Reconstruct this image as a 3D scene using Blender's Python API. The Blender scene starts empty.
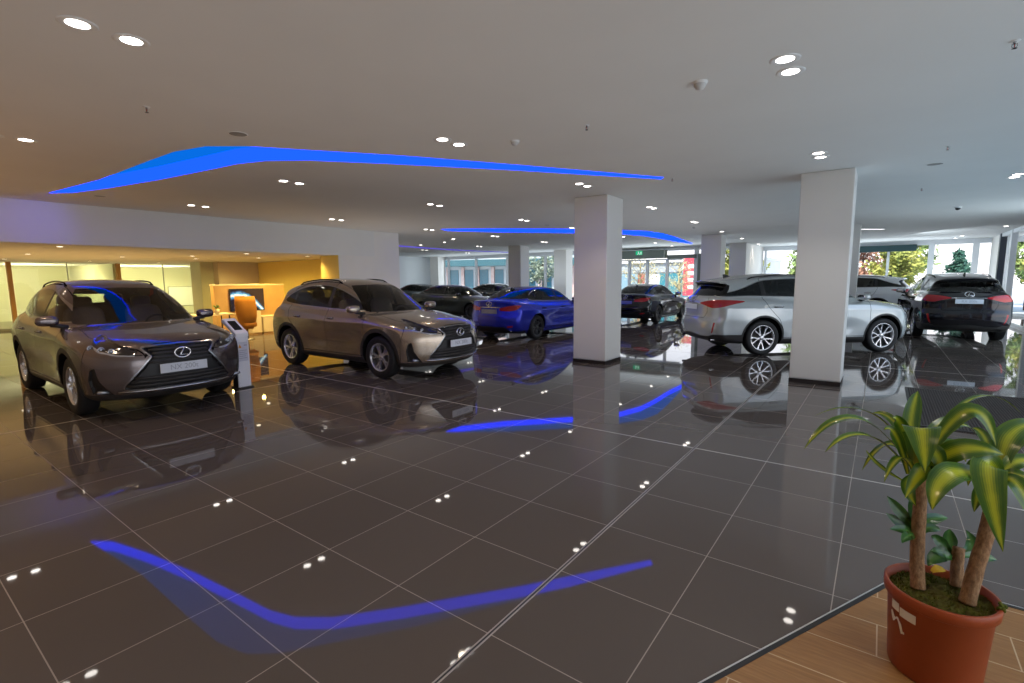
import bpy, bmesh, math, random
import numpy as np
from mathutils import Vector, Matrix
random.seed(7); RNG = np.random.default_rng(7)
SC = bpy.context.scene
COL = SC.collection
PI = math.pi

# ------------------------------------------------------------------ materials
def mat(name, col, rough=.5, metal=0., spec=.5, coat=0., emit=None, estr=0.):
    m = bpy.data.materials.new(name); m.use_nodes = True
    b = m.node_tree.nodes['Principled BSDF']
    b.inputs['Base Color'].default_value = (*col, 1)
    b.inputs['Roughness'].default_value = rough
    b.inputs['Metallic'].default_value = metal
    b.inputs['Specular IOR Level'].default_value = spec
    b.inputs['Coat Weight'].default_value = coat
    b.inputs['Coat Roughness'].default_value = .02
    if emit:
        b.inputs['Emission Color'].default_value = (*emit, 1)
        b.inputs['Emission Strength'].default_value = estr
    return m

class NT:
    """tiny node-tree helper"""
    def __init__(s, m):
        s.m = m; s.t = m.node_tree; s.n = s.t.nodes; s.b = s.n.get('Principled BSDF')
    def node(s, typ, **kw):
        n = s.n.new(typ)
        for k, v in kw.items(): setattr(n, k, v)
        return n
    def link(s, a, b): s.t.links.new(a, b)
    def math(s, op, a, b=None, c=None):
        n = s.n.new('ShaderNodeMath'); n.operation = op
        for i, v in enumerate((a, b, c)):
            if v is None: continue
            if isinstance(v, (int, float)): n.inputs[i].default_value = v
            else: s.link(v, n.inputs[i])
        return n.outputs[0]
    def mix(s, f, a, b):
        n = s.n.new('ShaderNodeMix'); n.data_type = 'RGBA'
        for sock, v in ((n.inputs[0], f), (n.inputs[6], a), (n.inputs[7], b)):
            if isinstance(v, (int, float)): sock.default_value = v
            elif isinstance(v, tuple): sock.default_value = (*v, 1)
            else: s.link(v, sock)
        return n.outputs[2]
    def noise(s, scale, detail=3, vec=None, rough=.5):
        n = s.n.new('ShaderNodeTexNoise'); n.inputs['Scale'].default_value = scale
        n.inputs['Detail'].default_value = detail; n.inputs['Roughness'].default_value = rough
        if vec is not None: s.link(vec, n.inputs['Vector'])
        return n.outputs[0]
    def obj(s):
        return s.n.new('ShaderNodeTexCoord').outputs['Object']
    def ramp(s, fac, stops):
        n = s.n.new('ShaderNodeValToRGB'); e = n.color_ramp.elements
        while len(e) < len(stops): e.new(.5)
        for k, (p, c) in enumerate(stops): e[k].position = p; e[k].color = (*c, 1)
        s.link(fac, n.inputs[0]); return n.outputs[0]

def noisy(name, c1, c2, scale=4, rough=.5, spec=.5, detail=4, bump=0):
    m = mat(name, c1, rough, spec=spec); t = NT(m)
    f = t.noise(scale, detail, t.obj())
    f = t.math('MULTIPLY_ADD', f, 2., -.5)
    t.link(t.mix(f, c1, c2), t.b.inputs['Base Color'])
    if bump:
        bn = t.node('ShaderNodeBump'); bn.inputs['Strength'].default_value = bump
        t.link(f, bn.inputs['Height']); t.link(bn.outputs[0], t.b.inputs['Normal'])
    return m

def paint(name, col, metal=.8, rough=.24):
    m = mat(name, col, rough, metal, coat=1.); t = NT(m)
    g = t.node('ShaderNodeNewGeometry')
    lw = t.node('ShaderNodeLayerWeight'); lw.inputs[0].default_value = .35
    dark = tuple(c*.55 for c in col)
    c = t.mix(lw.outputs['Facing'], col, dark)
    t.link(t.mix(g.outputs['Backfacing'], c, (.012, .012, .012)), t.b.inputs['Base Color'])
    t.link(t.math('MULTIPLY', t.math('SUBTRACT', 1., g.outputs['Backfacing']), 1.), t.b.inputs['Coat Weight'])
    return m

def glass(name, tint, refl=1.0, ior=1.5):
    m = bpy.data.materials.new(name); m.use_nodes = True; t = NT(m)
    t.n.remove(t.b)
    tr = t.node('ShaderNodeBsdfTransparent'); tr.inputs[0].default_value = (*tint, 1)
    gl = t.node('ShaderNodeBsdfGlossy'); gl.inputs['Roughness'].default_value = .0
    gl.inputs['Color'].default_value = (refl, refl, refl, 1)
    fr = t.node('ShaderNodeFresnel'); fr.inputs[0].default_value = ior
    mx = t.node('ShaderNodeMixShader')
    t.link(fr.outputs[0], mx.inputs[0]); t.link(tr.outputs[0], mx.inputs[1]); t.link(gl.outputs[0], mx.inputs[2])
    t.link(mx.outputs[0], t.n['Material Output'].inputs[0])
    return m

def emis(name, col, st):
    m = bpy.data.materials.new(name); m.use_nodes = True; t = NT(m); t.n.remove(t.b)
    e = t.node('ShaderNodeEmission'); e.inputs[0].default_value = (*col, 1); e.inputs[1].default_value = st
    t.link(e.outputs[0], t.n['Material Output'].inputs[0]); return m

M = {}
M['tyre'] = mat('tyre_rubber', (.012, .012, .013), .6)
M['black'] = mat('black_plastic', (.012, .012, .013), .45)
M['cladding'] = mat('dark_cladding', (.03, .028, .028), .5)
M['gap'] = mat('panel_gap_dark', (.004, .004, .004), .8, spec=.1)
M['well'] = mat('wheel_well_dark', (.006, .006, .006), .9, spec=.1)
M['chrome'] = mat('chrome', (.82, .82, .84), .08, 1.)
M['satin'] = mat('satin_metal', (.42, .42, .43), .25, 1.)
M['alloy'] = mat('alloy_silver', (.72, .72, .74), .22, .85)
M['alloy_dark'] = mat('alloy_graphite', (.10, .10, .11), .3, .8)
M['disc'] = mat('brake_disc', (.12, .12, .12), .4, .8)
M['carglass'] = glass('car_glass', (.68, .73, .70))
M['carglass_dark'] = glass('privacy_glass', (.10, .11, .11))
M['lamp'] = mat('lamp_housing', (.035, .035, .04), .12, .6, coat=1.)
M['lamp_white'] = mat('lamp_lens_white', (.50, .54, .60), .1, .6, coat=1.)
M['tail'] = mat('tail_lamp_red', (.34, .005, .010), .10, .1, coat=1., emit=(1, .02, .02), estr=.02)
M['tail_clear'] = mat('tail_lamp_clear', (.55, .35, .35), .15, .2, coat=1.)
M['plate'] = mat('plate_white', (.62, .66, .74), .4)
M['plate_grey'] = mat('plate_grey', (.36, .36, .38), .4)
M['plate_text'] = mat('plate_lettering', (.33, .36, .44), .5)
M['leather'] = noisy('beige_leather', (.34, .27, .19), (.28, .22, .15), 30, .5)
M['leather_dark'] = noisy('black_leather', (.02, .02, .02), (.035, .033, .03), 30, .5)
M['dash'] = mat('dashboard_dark', (.015, .015, .016), .6)

# ------------------------------------------------------------------ mesh helpers
def tag(o, label=None, cat=None, group=None, kind=None):
    if label: o['label'] = label
    if cat: o['category'] = cat
    if group: o['group'] = group
    if kind: o['kind'] = kind
    return o

def empty(name, loc=(0, 0, 0), rz=0., label=None, cat=None, group=None, parent=None):
    o = bpy.data.objects.new(name, None); COL.objects.link(o)
    o.empty_display_size = .1
    o.location = loc; o.rotation_euler = (0, 0, rz)
    if parent: o.parent = parent
    tag(o, label, cat, group); return o

class MB:
    def __init__(s): s.v = []; s.f = []; s.sm = []
    def add(s, v, f, smooth=False):
        b = len(s.v); s.v += [tuple(map(float, p)) for p in v]
        for q in f: s.f.append(tuple(i+b for i in q)); s.sm.append(smooth)
        return s
    def box(s, x0, x1, y0, y1, z0, z1, b=0.):
        if b <= 0:
            v = [(x, y, z) for x in (x0, x1) for y in (y0, y1) for z in (z0, z1)]
            return s.add(v, [(0, 1, 3, 2), (4, 6, 7, 5), (0, 4, 5, 1), (2, 3, 7, 6), (0, 2, 6, 4), (1, 5, 7, 3)])
        bm = bmesh.new(); bmesh.ops.create_cube(bm, size=1)
        for w in bm.verts:
            w.co = Vector(((x0+x1)/2+w.co.x*(x1-x0), (y0+y1)/2+w.co.y*(y1-y0), (z0+z1)/2+w.co.z*(z1-z0)))
        bmesh.ops.bevel(bm, geom=bm.edges[:], offset=b, segments=3, profile=.5, affect='EDGES')
        bm.verts.index_update()
        s.add([w.co[:] for w in bm.verts], [[w.index for w in q.verts] for q in bm.faces]); bm.free(); return s
    def prism(s, pts, axis, a, b):
        """2-D polygon extruded along axis (0,1,2) from a to b; pts are the other two coords in order"""
        n = len(pts)
        def mk(p, t):
            q = list(p); q.insert(axis, t); return q
        v = [mk(p, a) for p in pts]+[mk(p, b) for p in pts]
        f = [tuple(range(n))[::-1], tuple(range(n, 2*n))]+[(i, (i+1) % n, n+(i+1) % n, n+i) for i in range(n)]
        return s.add(v, f)
    def tube(s, path, r, n=8, closed=False, cap=True, smooth=True, flat=1.):
        P = [Vector(p) for p in path]; m = len(P); v = []
        tg = [(P[(i+1) % m]-P[i]).normalized() for i in range(m if closed else m-1)]
        up = min((Vector((0, 0, 1)), Vector((1, 0, 0)), Vector((0, 1, 0))), key=lambda a: max(abs(a.dot(q)) for q in tg))
        for i in range(m):
            a = P[i-1] if (i > 0 or closed) else P[i]
            c = P[(i+1) % m] if (i < m-1 or closed) else P[i]
            t = (c-a).normalized()
            e1 = t.cross(up).normalized(); e2 = e1.cross(t).normalized()
            rr = r[i] if hasattr(r, '__len__') else r
            for k in range(n):
                an = 2*PI*k/n
                v.append(P[i]+e1*(rr*math.cos(an))+e2*(rr*flat*math.sin(an)))
        f = []
        for i in range(m if closed else m-1):
            j = (i+1) % m
            for k in range(n):
                l = (k+1) % n
                f.append((i*n+k, i*n+l, j*n+l, j*n+k))
        if cap and not closed:
            f.append(tuple(range(n))[::-1]); f.append(tuple(range((m-1)*n, m*n)))
        return s.add(v, f, smooth)
    def lathe(s, prof, n=32, axis=2, c=(0, 0, 0), smooth=True, cap0=False, cap1=False):
        """prof: (radius, height) list revolved about axis through c"""
        v = []
        for (r, h) in prof:
            for k in range(n):
                a = 2*PI*k/n; p = [r*math.cos(a), r*math.sin(a)]; p.insert(axis, h)
                v.append((p[0]+c[0], p[1]+c[1], p[2]+c[2]))
        f = []
        for i in range(len(prof)-1):
            for k in range(n):
                l = (k+1) % n
                q = (i*n+k, i*n+l, (i+1)*n+l, (i+1)*n+k)
                f.append(q if axis != 1 else q[::-1])
        if cap0: f.append(tuple(range(n))[::-1])
        if cap1: f.append(tuple(range((len(prof)-1)*n, len(prof)*n)))
        return s.add(v, f, smooth)
    def superell(s, c, r, e=1., nu=24, nv=14, rot=None):
        v = []; f = []
        sp = lambda w, p: math.copysign(abs(w)**p, w)
        for j in range(nv+1):
            t = -PI/2+PI*j/nv
            for i in range(nu):
                u = 2*PI*i/nu
                p = Vector((r[0]*sp(math.cos(t), e)*sp(math.cos(u), e), r[1]*sp(math.cos(t), e)*sp(math.sin(u), e), r[2]*sp(math.sin(t), e)))
                if rot: p = rot @ p
                v.append(p+Vector(c))
        for j in range(nv):
            for i in range(nu):
                k = (i+1) % nu
                f.append((j*nu+i, j*nu+k, (j+1)*nu+k, (j+1)*nu+i))
        return s.add(v, f, True)
    def build(s, name, material, parent=None, loc=None, rz=None, smooth=None):
        me = bpy.data.meshes.new(name); me.from_pydata(s.v, [], s.f)
        sm = s.sm if smooth is None else [smooth]*len(s.f)
        me.polygons.foreach_set('use_smooth', sm)
        for m_ in (material if isinstance(material, (list, tuple)) else [material]): me.materials.append(m_)
        me.validate(); me.update()
        o = bpy.data.objects.new(name, me); COL.objects.link(o)
        if loc is not None: o.location = loc
        if rz is not None: o.rotation_euler = (0, 0, rz)
        if parent: o.parent = parent
        return o

def weld_normals(o):
    bm = bmesh.new(); bm.from_mesh(o.data); bmesh.ops.remove_doubles(bm, verts=bm.verts, dist=1e-5)
    bmesh.ops.recalc_face_normals(bm, faces=bm.faces); bm.to_mesh(o.data); bm.free()

def text_mesh(name, body, size, material, parent, loc, rot, depth=.001):
    cu = bpy.data.curves.new(name, 'FONT'); cu.body = body; cu.size = size; cu.extrude = depth
    cu.align_x = 'CENTER'; cu.align_y = 'CENTER'
    t = bpy.data.objects.new(name, cu); COL.objects.link(t)
    dg = bpy.context.evaluated_depsgraph_get(); dg.update()
    me = bpy.data.meshes.new_from_object(t.evaluated_get(dg)); me.name = name
    bpy.data.objects.remove(t); bpy.data.curves.remove(cu)
    me.materials.clear(); me.materials.append(material)
    o = bpy.data.objects.new(name, me); COL.objects.link(o)
    o.parent = parent; o.location = loc; o.rotation_euler = rot
    return o

def copy_tree(o, parent=None):
    c = o.copy(); COL.objects.link(c); c.parent = parent
    for ch in list(o.children): copy_tree(ch, c)
    return c

# ------------------------------------------------------------------ implicit car bodies
def spline(pts, n=6, closed=True):
    P = np.array(pts, float); m = len(P); out = []
    for i in range(m if closed else m-1):
        p0, p1, p2, p3 = [P[(i+k) % m] if closed else P[min(max(i+k, 0), m-1)] for k in (-1, 0, 1, 2)]
        d = [max(np.linalg.norm(b-a), 1e-6)**.5 for a, b in ((p0, p1), (p1, p2), (p2, p3))]
        t0 = 0; t1 = d[0]; t2 = t1+d[1]; t3 = t2+d[2]
        for k in range(n):
            t = t1+(t2-t1)*k/n
            A1 = (t1-t)/(t1-t0)*p0+(t-t0)/(t1-t0)*p1
            A2 = (t2-t)/(t2-t1)*p1+(t-t1)/(t2-t1)*p2
            A3 = (t3-t)/(t3-t2)*p2+(t-t2)/(t3-t2)*p3
            B1 = (t2-t)/(t2-t0)*A1+(t-t0)/(t2-t0)*A2
            B2 = (t3-t)/(t3-t1)*A2+(t-t1)/(t3-t1)*A3
            out.append((t2-t)/(t2-t1)*B1+(t-t1)/(t2-t1)*B2)
    return np.array(out)

def poly_sd(poly, X, Y):
    """signed distance, positive inside"""
    poly = np.asarray(poly, float); d2 = np.full(X.shape, 1e9); ins = np.zeros(X.shape, bool)
    m = len(poly)
    for i in range(m):
        ax, ay = poly[i]; bx, by = poly[(i+1) % m]
        ex, ey = bx-ax, by-ay; L = ex*ex+ey*ey
        if L < 1e-12: continue
        wx = X-ax; wy = Y-ay
        t = np.clip((wx*ex+wy*ey)/L, 0, 1)
        d2 = np.minimum(d2, (wx-t*ex)**2+(wy-t*ey)**2)
        c = (ay > Y) != (by > Y)
        if c.any() and by != ay:
            ins ^= c & (X < (bx-ax)*(Y-ay)/(by-ay)+ax)
    d = np.sqrt(d2)
    return np.where(ins, d, -d)

class Grid2:
    def __init__(s, poly, h=.0125):
        s.x0, s.y0 = -2.8, -.1; s.h = h
        s.nx, s.ny = int(5.6/h), int(2.1/h)
        X, Y = np.meshgrid(s.x0+h*np.arange(s.nx), s.y0+h*np.arange(s.ny), indexing='ij')
        s.a = -poly_sd(poly, X, Y)            # negative inside
    def __call__(s, x, y):
        u = np.clip((x-s.x0)/s.h, 0, s.nx-1.001); v = np.clip((y-s.y0)/s.h, 0, s.ny-1.001)
        i = u.astype(int); j = v.astype(int); u = u-i; v = v-j; a = s.a
        return (a[i, j]*(1-u)*(1-v)+a[i+1, j]*u*(1-v)+a[i, j+1]*(1-u)*v+a[i+1, j+1]*u*v)

def smax(a, b, k):
    h = np.clip(.5+.5*(a-b)/k, 0, 1); return b+(a-b)*h+k*h*(1-h)
def smin(a, b, k): return -smax(-a, -b, k)
def sstep(a, b, x):
    t = np.clip((x-a)/(b-a), 0, 1); return t*t*(3-2*t)
def tabf(tab):
    P = spline(tab, 8, closed=False); P = np.vstack([P, tab[-1]])
    o = np.argsort(P[:, 0]); return lambda z: np.interp(z, P[o, 0], P[o, 1])

class Body:
    def __init__(s, S):
        s.S = S
        s.low = Grid2(spline(S['low'])); s.grn = Grid2(spline(S['green']))
        s.W = tabf(S['W']); s.G = tabf(S['G'])
    def base(s, P):
        S = s.S; x, y, z = P[:, 0], P[:, 1], P[:, 2]; ay = np.abs(y); xf, xr = S['axf'], S['axr']
        t = ay/.9
        bow = S['bf']*sstep(.7, 2.0, x)*t**S.get('pf', 2.6)-S['br']*sstep(.7, 2.1, -x)*t**2.6
        xs = x+bow
        dlow = s.low(xs, z+S.get('crown', .05)*t**2.5*sstep(.6, .9, z))
        w = s.W(z)
        fl = S['flare']*(np.exp(-((x-xf)/.46)**2)+np.exp(-((x-xr)/.46)**2))*np.exp(-((z-.60)/.27)**2)
        sc = .032*np.exp(-((x-.0)/.75)**4)*np.exp(-((z-.56)/.15)**2)
        cr = .012*np.exp(-np.abs(z-S['crease']-.02*x*-1)/.05)
        tap = .06*sstep(1.3, 2.3, x)**1.5+.07*sstep(1.2, 2.4, -x)**1.5
        d1 = smax(dlow, ay-(w+fl-sc+cr-tap), .085)
        xg = x+.16*sstep(-.3, .5, x)*(ay/.7)**2-.14*sstep(.9, 1.6, -x)*(ay/.7)**2
        dg = s.grn(xg, z+.045*(ay/.6)**2)
        g = s.G(z)-S['gtr']*sstep(.5, 2.2, -x)**1.3-.05*sstep(.3, 1.2, x)
        d2 = smax(dg, (ay-g)*.92, .10)
        return smin(d1, d2, .035)
    def field(s, P):
        S = s.S; d = s.base(P); x, y, z = P[:, 0], P[:, 1], P[:, 2]; ay = np.abs(y)
        for fn, dep in S['carve']:
            d = d+dep*sstep(0, .03, fn(P))
        R = S['arch']
        for xc in (S['axf'], S['axr']):
            r = np.hypot(x-xc, z-S['wr']-.01)
            d = smax(d, np.minimum(R-r, ay-.50), .012)
        return d
    def grad(s, P, f=None, h=.004):
        f = f or s.field; g = np.empty_like(P)
        for k in range(3):
            e = np.zeros(3); e[k] = h
            g[:, k] = (f(P+e)-f(P-e))/(2*h)
        return g
    def hit(s, p0, p1, f=None):
        """first surface crossing marching from p0 to p1 (arrays n x 3)"""
        p0 = np.atleast_2d(np.array(p0, float)); p1 = np.atleast_2d(np.array(p1, float)); n = 220
        f = f or s.base; res = p1.copy(); done = np.zeros(len(p0), bool); prev = f(p0)
        for k in range(1, n+1):
            q = p0+(p1-p0)*k/n; c = f(q); m = (~done) & (c < 0)
            if m.any():
                a = prev[m]/(prev[m]-c[m]); res[m] = (p0+(p1-p0)*(k-1)/n)[m]+((p1-p0)/n)[m]*a[:, None]; done |= m
            prev = c
        return res
    def fx(s, y, z, off=0.):
        y = np.atleast_1d(np.asarray(y, float)); z = np.broadcast_to(np.asarray(z, float), y.shape)
        r = s.hit(np.c_[np.full(y.shape, 2.75), y, z], np.c_[np.full(y.shape, .2), y, z]); r[:, 0] += off; return r
    def rx(s, y, z, off=0.):
        y = np.atleast_1d(np.asarray(y, float)); z = np.broadcast_to(np.asarray(z, float), y.shape)
        r = s.hit(np.c_[np.full(y.shape, -2.75), y, z], np.c_[np.full(y.shape, -.2), y, z]); r[:, 0] -= off; return r
    def sy(s, x, z, side=1, off=0.):
        x = np.atleast_1d(np.asarray(x, float)); z = np.broadcast_to(np.asarray(z, float), x.shape)
        r = s.hit(np.c_[x, np.full(x.shape, 1.2*side), z], np.c_[x, np.zeros(x.shape), z]); r[:, 1] += off*side; return r
    def tz(s, x, y, off=0.):
        x = np.atleast_1d(np.asarray(x, float)); y = np.broadcast_to(np.asarray(y, float), x.shape)
        r = s.hit(np.c_[x, y, np.full(x.shape, 1.9)], np.c_[x, y, np.full(x.shape, .3)]); r[:, 2] += off; return r

def surface_nets(f, lo, hi, h):
    n = [int(math.ceil((hi[k]-lo[k])/h))+1 for k in range(3)]
    ax = [lo[k]+h*np.arange(n[k]) for k in range(3)]
    D = np.empty(n)
    for i in range(0, n[0], 8):
        X, Y, Z = np.meshgrid(ax[0][i:i+8], ax[1], ax[2], indexing='ij')
        D[i:i+8] = f(np.c_[X.ravel(), Y.ravel(), Z.ravel()]).reshape(X.shape)
    S = D < 0
    cor = [(a, b, c) for a in (0, 1) for b in (0, 1) for c in (0, 1)]
    sl = lambda A, o: A[o[0]:n[0]-1+o[0], o[1]:n[1]-1+o[1], o[2]:n[2]-1+o[2]]
    cnt = sum(sl(S, o).astype(int) for o in cor); mix = (cnt > 0) & (cnt < 8)
    I = np.argwhere(mix); idx = -np.ones(mix.shape, int); idx[mix] = np.arange(len(I))
    acc = np.zeros((len(I), 3)); c = np.zeros(len(I))
    for a in cor:
        for k in range(3):
            if a[k]: continue
            b = list(a); b[k] = 1
            ia = I+np.array(a); ib = I+np.array(b)
            da = D[ia[:, 0], ia[:, 1], ia[:, 2]]; db = D[ib[:, 0], ib[:, 1], ib[:, 2]]
            m = (da < 0) != (db < 0); t = np.where(m, da/np.where(m, da-db, 1), 0)
            p = ia+t[:, None]*(ib-ia)
            acc[m] += p[m]; c[m] += 1
    V = acc/c[:, None]*h+np.array(lo)
    T = []
    for k in range(3):
        s0 = [slice(1, n[j]-1) for j in range(3)]; s0[k] = slice(0, n[k]-1)
        s1 = list(s0); s1[k] = slice(1, n[k])
        A = S[tuple(s0)]; B = S[tuple(s1)]
        E = np.argwhere(A != B); pos = A[A != B]
        off = np.array([1, 1, 1]); off[k] = 0; E = E+off
        u, w = [(1, 2), (2, 0), (0, 1)][k]
        def id_(du, dw):
            e = E.copy(); e[:, u] -= du; e[:, w] -= dw; return idx[e[:, 0], e[:, 1], e[:, 2]]
        q = np.c_[id_(1, 1), id_(0, 1), id_(0, 0), id_(1, 0)]
        q[~pos] = q[~pos][:, ::-1]
        T += [q[:, [0, 1, 2]], q[:, [0, 2, 3]]]
    return V, np.vstack(T)

def split_tris(V, T, g):
    gv = g(V).copy(); gv[np.abs(gv) < 2e-4] = 2e-4
    s = gv > 0; st = s[T]; c = st.sum(1); m = (c == 1) | (c == 2)
    if not m.any(): return V, T
    K = T[m]; ks = st[m]; lone = np.where(c[m] == 1, ks.argmax(1), (~ks).argmax(1))
    r = np.arange(len(K)); a = K[r, lone]; b = K[r, (lone+1) % 3]; d = K[r, (lone+2) % 3]
    E = np.vstack([np.c_[a, b], np.c_[a, d]]); E.sort(axis=1)
    U, inv = np.unique(E, axis=0, return_inverse=True); inv = inv.ravel()
    t = gv[U[:, 0]]/(gv[U[:, 0]]-gv[U[:, 1]])
    nv = V[U[:, 0]]+(V[U[:, 1]]-V[U[:, 0]])*t[:, None]
    base = len(V); ab = base+inv[:len(K)]; ad = base+inv[len(K):]
    return np.vstack([V, nv]), np.vstack([T[~m], np.c_[a, ab, ad], np.c_[ab, b, d], np.c_[ab, d, ad]])
# ------------------------------------------------------------------ three body shapes
def R_xz(poly, n=5, amin=.42):
    pl = spline(poly, n)
    return lambda P: np.minimum(poly_sd(pl, P[:, 0], P[:, 2]), np.abs(P[:, 1])-amin)
def R_xz0(poly, amin=.42):
    return lambda P: np.minimum(poly_sd(poly, P[:, 0], P[:, 2]), np.abs(P[:, 1])-amin)
def R_front(poly, n=0, xmin=.2):
    pl = spline(poly, n) if n else poly
    return lambda P: np.minimum(poly_sd(pl, np.abs(P[:, 1]), P[:, 2]), P[:, 0]-xmin)
def R_rear(poly, n=0, xmax=-1.3):
    pl = spline(poly, n) if n else poly
    return lambda P: np.minimum(poly_sd(pl, np.abs(P[:, 1]), P[:, 2]), xmax-P[:, 0])
def R_sf(poly, xf, n=0):      # front corner unrolled
    pl = spline(poly, n) if n else poly
    return lambda P: np.minimum(poly_sd(pl, np.abs(P[:, 1])+np.maximum(0, xf-P[:, 0]), P[:, 2]), P[:, 0]-.6)
def R_sr(poly, xr, n=0):      # rear corner unrolled
    pl = spline(poly, n) if n else poly
    return lambda P: np.minimum(poly_sd(pl, np.abs(P[:, 1])+np.maximum(0, P[:, 0]-xr), P[:, 2]), -.6-P[:, 0])
def R_top(poly, zmin):
    return lambda P: np.minimum(poly_sd(poly, P[:, 0], np.abs(P[:, 1])), P[:, 2]-zmin)
def Gap(g, w=.005, lim=None):
    def f(P):
        v = w-np.abs(g(P))
        return v if lim is None else np.minimum(v, lim(P))
    return f
def grow(g, w): return lambda P: g(P)+w
def both(*gs): return lambda P: np.minimum.reduce([g(P) for g in gs])
def either(*gs): return lambda P: np.maximum.reduce([g(P) for g in gs])
def X_gt(x): return lambda P: P[:, 0]-x
def X_lt(x): return lambda P: x-P[:, 0]
def Z_lt(z): return lambda P: z-P[:, 2]
def Z_gt(z): return lambda P: P[:, 2]-z
def A_gt(a): return lambda P: np.abs(P[:, 1])-a
def A_lt(a): return lambda P: a-np.abs(P[:, 1])

def spec_common(S, glass_side='carglass'):
    """regions shared by all cars, in order of precedence: (label, function, material)"""
    R = S['arch']; xs = (S['axf'], S['axr']); wz = S['wr']+.01
    rad = lambda P: np.minimum(np.hypot(P[:, 0]-xs[0], P[:, 2]-wz), np.hypot(P[:, 0]-xs[1], P[:, 2]-wz))
    S['rad'] = rad
    well = lambda P: np.minimum(R+.008-rad(P), np.abs(P[:, 1])-.45)
    fd = R_xz0(S['fdoor'], .55); rd = R_xz0(S['rdoor'], .5); dlo = R_xz(S['dlo'])
    S['dlo_f'] = dlo
    b0, b1 = S['bpil']
    ws = R_front(S['wshield'], 0, .0); rw = R_rear(S['rwin'], 0, -.9)
    win_f = both(dlo, X_gt(b1)); win_r = both(dlo, X_lt(b0), X_gt(S['qtr'][1])); win_q = both(dlo, X_lt(S['qtr'][0]))
    hood = R_top(S['hood'], .62)
    reg = [('wheel_well', well, 'well')]
    reg += S['front_regions']+S['rear_regions']
    reg += [('windshield', ws, 'carglass'), ('rear_window', rw, S.get('rglass', 'carglass')),
            ('front_window', win_f, 'carglass'), ('back_window', win_r, glass_side), ('quarter_window', win_q, S.get('qglass', glass_side)),
            ('window_pillar', dlo, 'black'),
            ('window_trim', both(grow(dlo, .017), S.get('trimlim', Z_gt(-1))), 'satin')]
    nd = lambda P: -(dlo(P)+.017)
    reg += [('panel_gap', either(Gap(fd, .0045), Gap(rd, .0045), Gap(hood, .004, Z_gt(.70)), *[Gap(g, .0045, l) for g, l in S['gaps']]), 'gap')]
    if S.get('clad'):
        reg += [('arch_cladding', both(lambda P: S['clad']-(rad(P)-R), A_gt(.55), Z_lt(S['wr']+R+.12)), 'cladding')]
    reg += [('sill_cladding', both(Z_lt(S['sill']), X_lt(S['axf']), X_gt(S['axr']), A_gt(.3)), S.get('sillmat', 'cladding'))]
    reg += [('front_door', fd, 'PAINT'), ('rear_door', rd, 'PAINT'), ('hood', hood, 'PAINT')]
    reg += S['paint_regions']
    S['regions'] = reg
    S['pre'] = [fd, rd, both(hood, Z_gt(.68))]+[both(g, l) for g, l in S['gaps']]+[both(grow(dlo, .008), Z_gt(.9))]+S.get('thin', [])

# compact crossover ------------------------------------------------
XF = 2.38
GR_N = [(-.2, .885), (0, .885), (.385, .868), (.395, .855), (.315, .755), (.585, .415), (.585, .385), (.55, .368), (-.2, .36)]
HL_N = [(.555, .795), (.57, .845), (.75, .885), (1.05, .955), (1.40, 1.005), (1.30, .93), (1.08, .855), (.80, .80)]
FOG_N = [(.665, .315), (.83, .335), (.86, .50), (.845, .63), (.81, .645), (.79, .50), (.735, .40)]
NXS = dict(
    low=[(1.95, .22), (2.15, .25), (2.245, .36), (2.27, .56), (2.255, .76), (2.205, .88), (2.08, .95), (1.65, 1.03), (1.15, 1.09), (.3, 1.12), (-.8, 1.15), (-1.7, 1.185), (-2.12, 1.18), (-2.28, 1.09), (-2.35, .9), (-2.37, .64), (-2.32, .42), (-2.2, .29), (-1.95, .235), (0, .21)],
    green=[(1.25, .98), (1.15, 1.075), (.82, 1.25), (.45, 1.44), (.15, 1.555), (-.15, 1.615), (-.55, 1.645), (-1.0, 1.63), (-1.5, 1.575), (-1.92, 1.49), (-2.02, 1.45), (-2.05, 1.38), (-2.16, 1.24), (-2.25, 1.1), (-2.22, .95), (0, .9)],
    W=[(.18, .80), (.3, .875), (.45, .898), (.62, .91), (.80, .918), (.92, .912), (1.0, .888), (1.08, .855), (1.2, .80), (1.3, .74)],
    G=[(.9, .88), (1.05, .845), (1.15, .81), (1.3, .745), (1.45, .665), (1.55, .60), (1.7, .50)],
    axf=1.33, axr=-1.33, wr=.365, arch=.405, bf=.44, br=.30, pf=2.7, flare=.03, crease=.93, gtr=.10,
    fdoor=[(.90, .36), (.98, .60), (.98, 1.08), (.82, 1.20), (.5, 1.385), (.2, 1.50), (-.1, 1.57), (-.13, .36)],
    rdoor=[(-.13, .36), (-.1, 1.57), (-.6, 1.585), (-1.05, 1.555), (-1.42, 1.46), (-1.40, 1.14), (-1.28, .93), (-1.02, .72), (-.90, .50), (-.90, .36)],
    dlo=[(.80, 1.145), (.72, 1.19), (.36, 1.36), (.06, 1.455), (-.25, 1.505), (-.6, 1.52), (-1.05, 1.49), (-1.4, 1.415), (-1.66, 1.32), (-1.74, 1.265), (-1.66, 1.235), (-1.3, 1.205), (-.5, 1.17), (.3, 1.145)],
    bpil=(-.155, -.065), qtr=(-1.33, -1.30),
    wshield=[(-.2, 1.10), (.66, 1.10), (.705, 1.115), (.67, 1.18), (.535, 1.46), (.48, 1.52), (-.2, 1.54)],
    rwin=[(-.2, 1.17), (.58, 1.17), (.62, 1.2), (.54, 1.39), (.48, 1.415), (-.2, 1.43)],
    hood=[(1.10, -.2), (1.10, .70), (1.6, .73), (1.95, .665), (2.12, .50), (2.215, .38), (2.24, -.2)],
    clad=.075, sill=.33)
_gr = R_front(GR_N, 0, 1.2); _hl = R_sf(HL_N, XF, 4); _fog = R_front(FOG_N, 0, 1.2)
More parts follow.
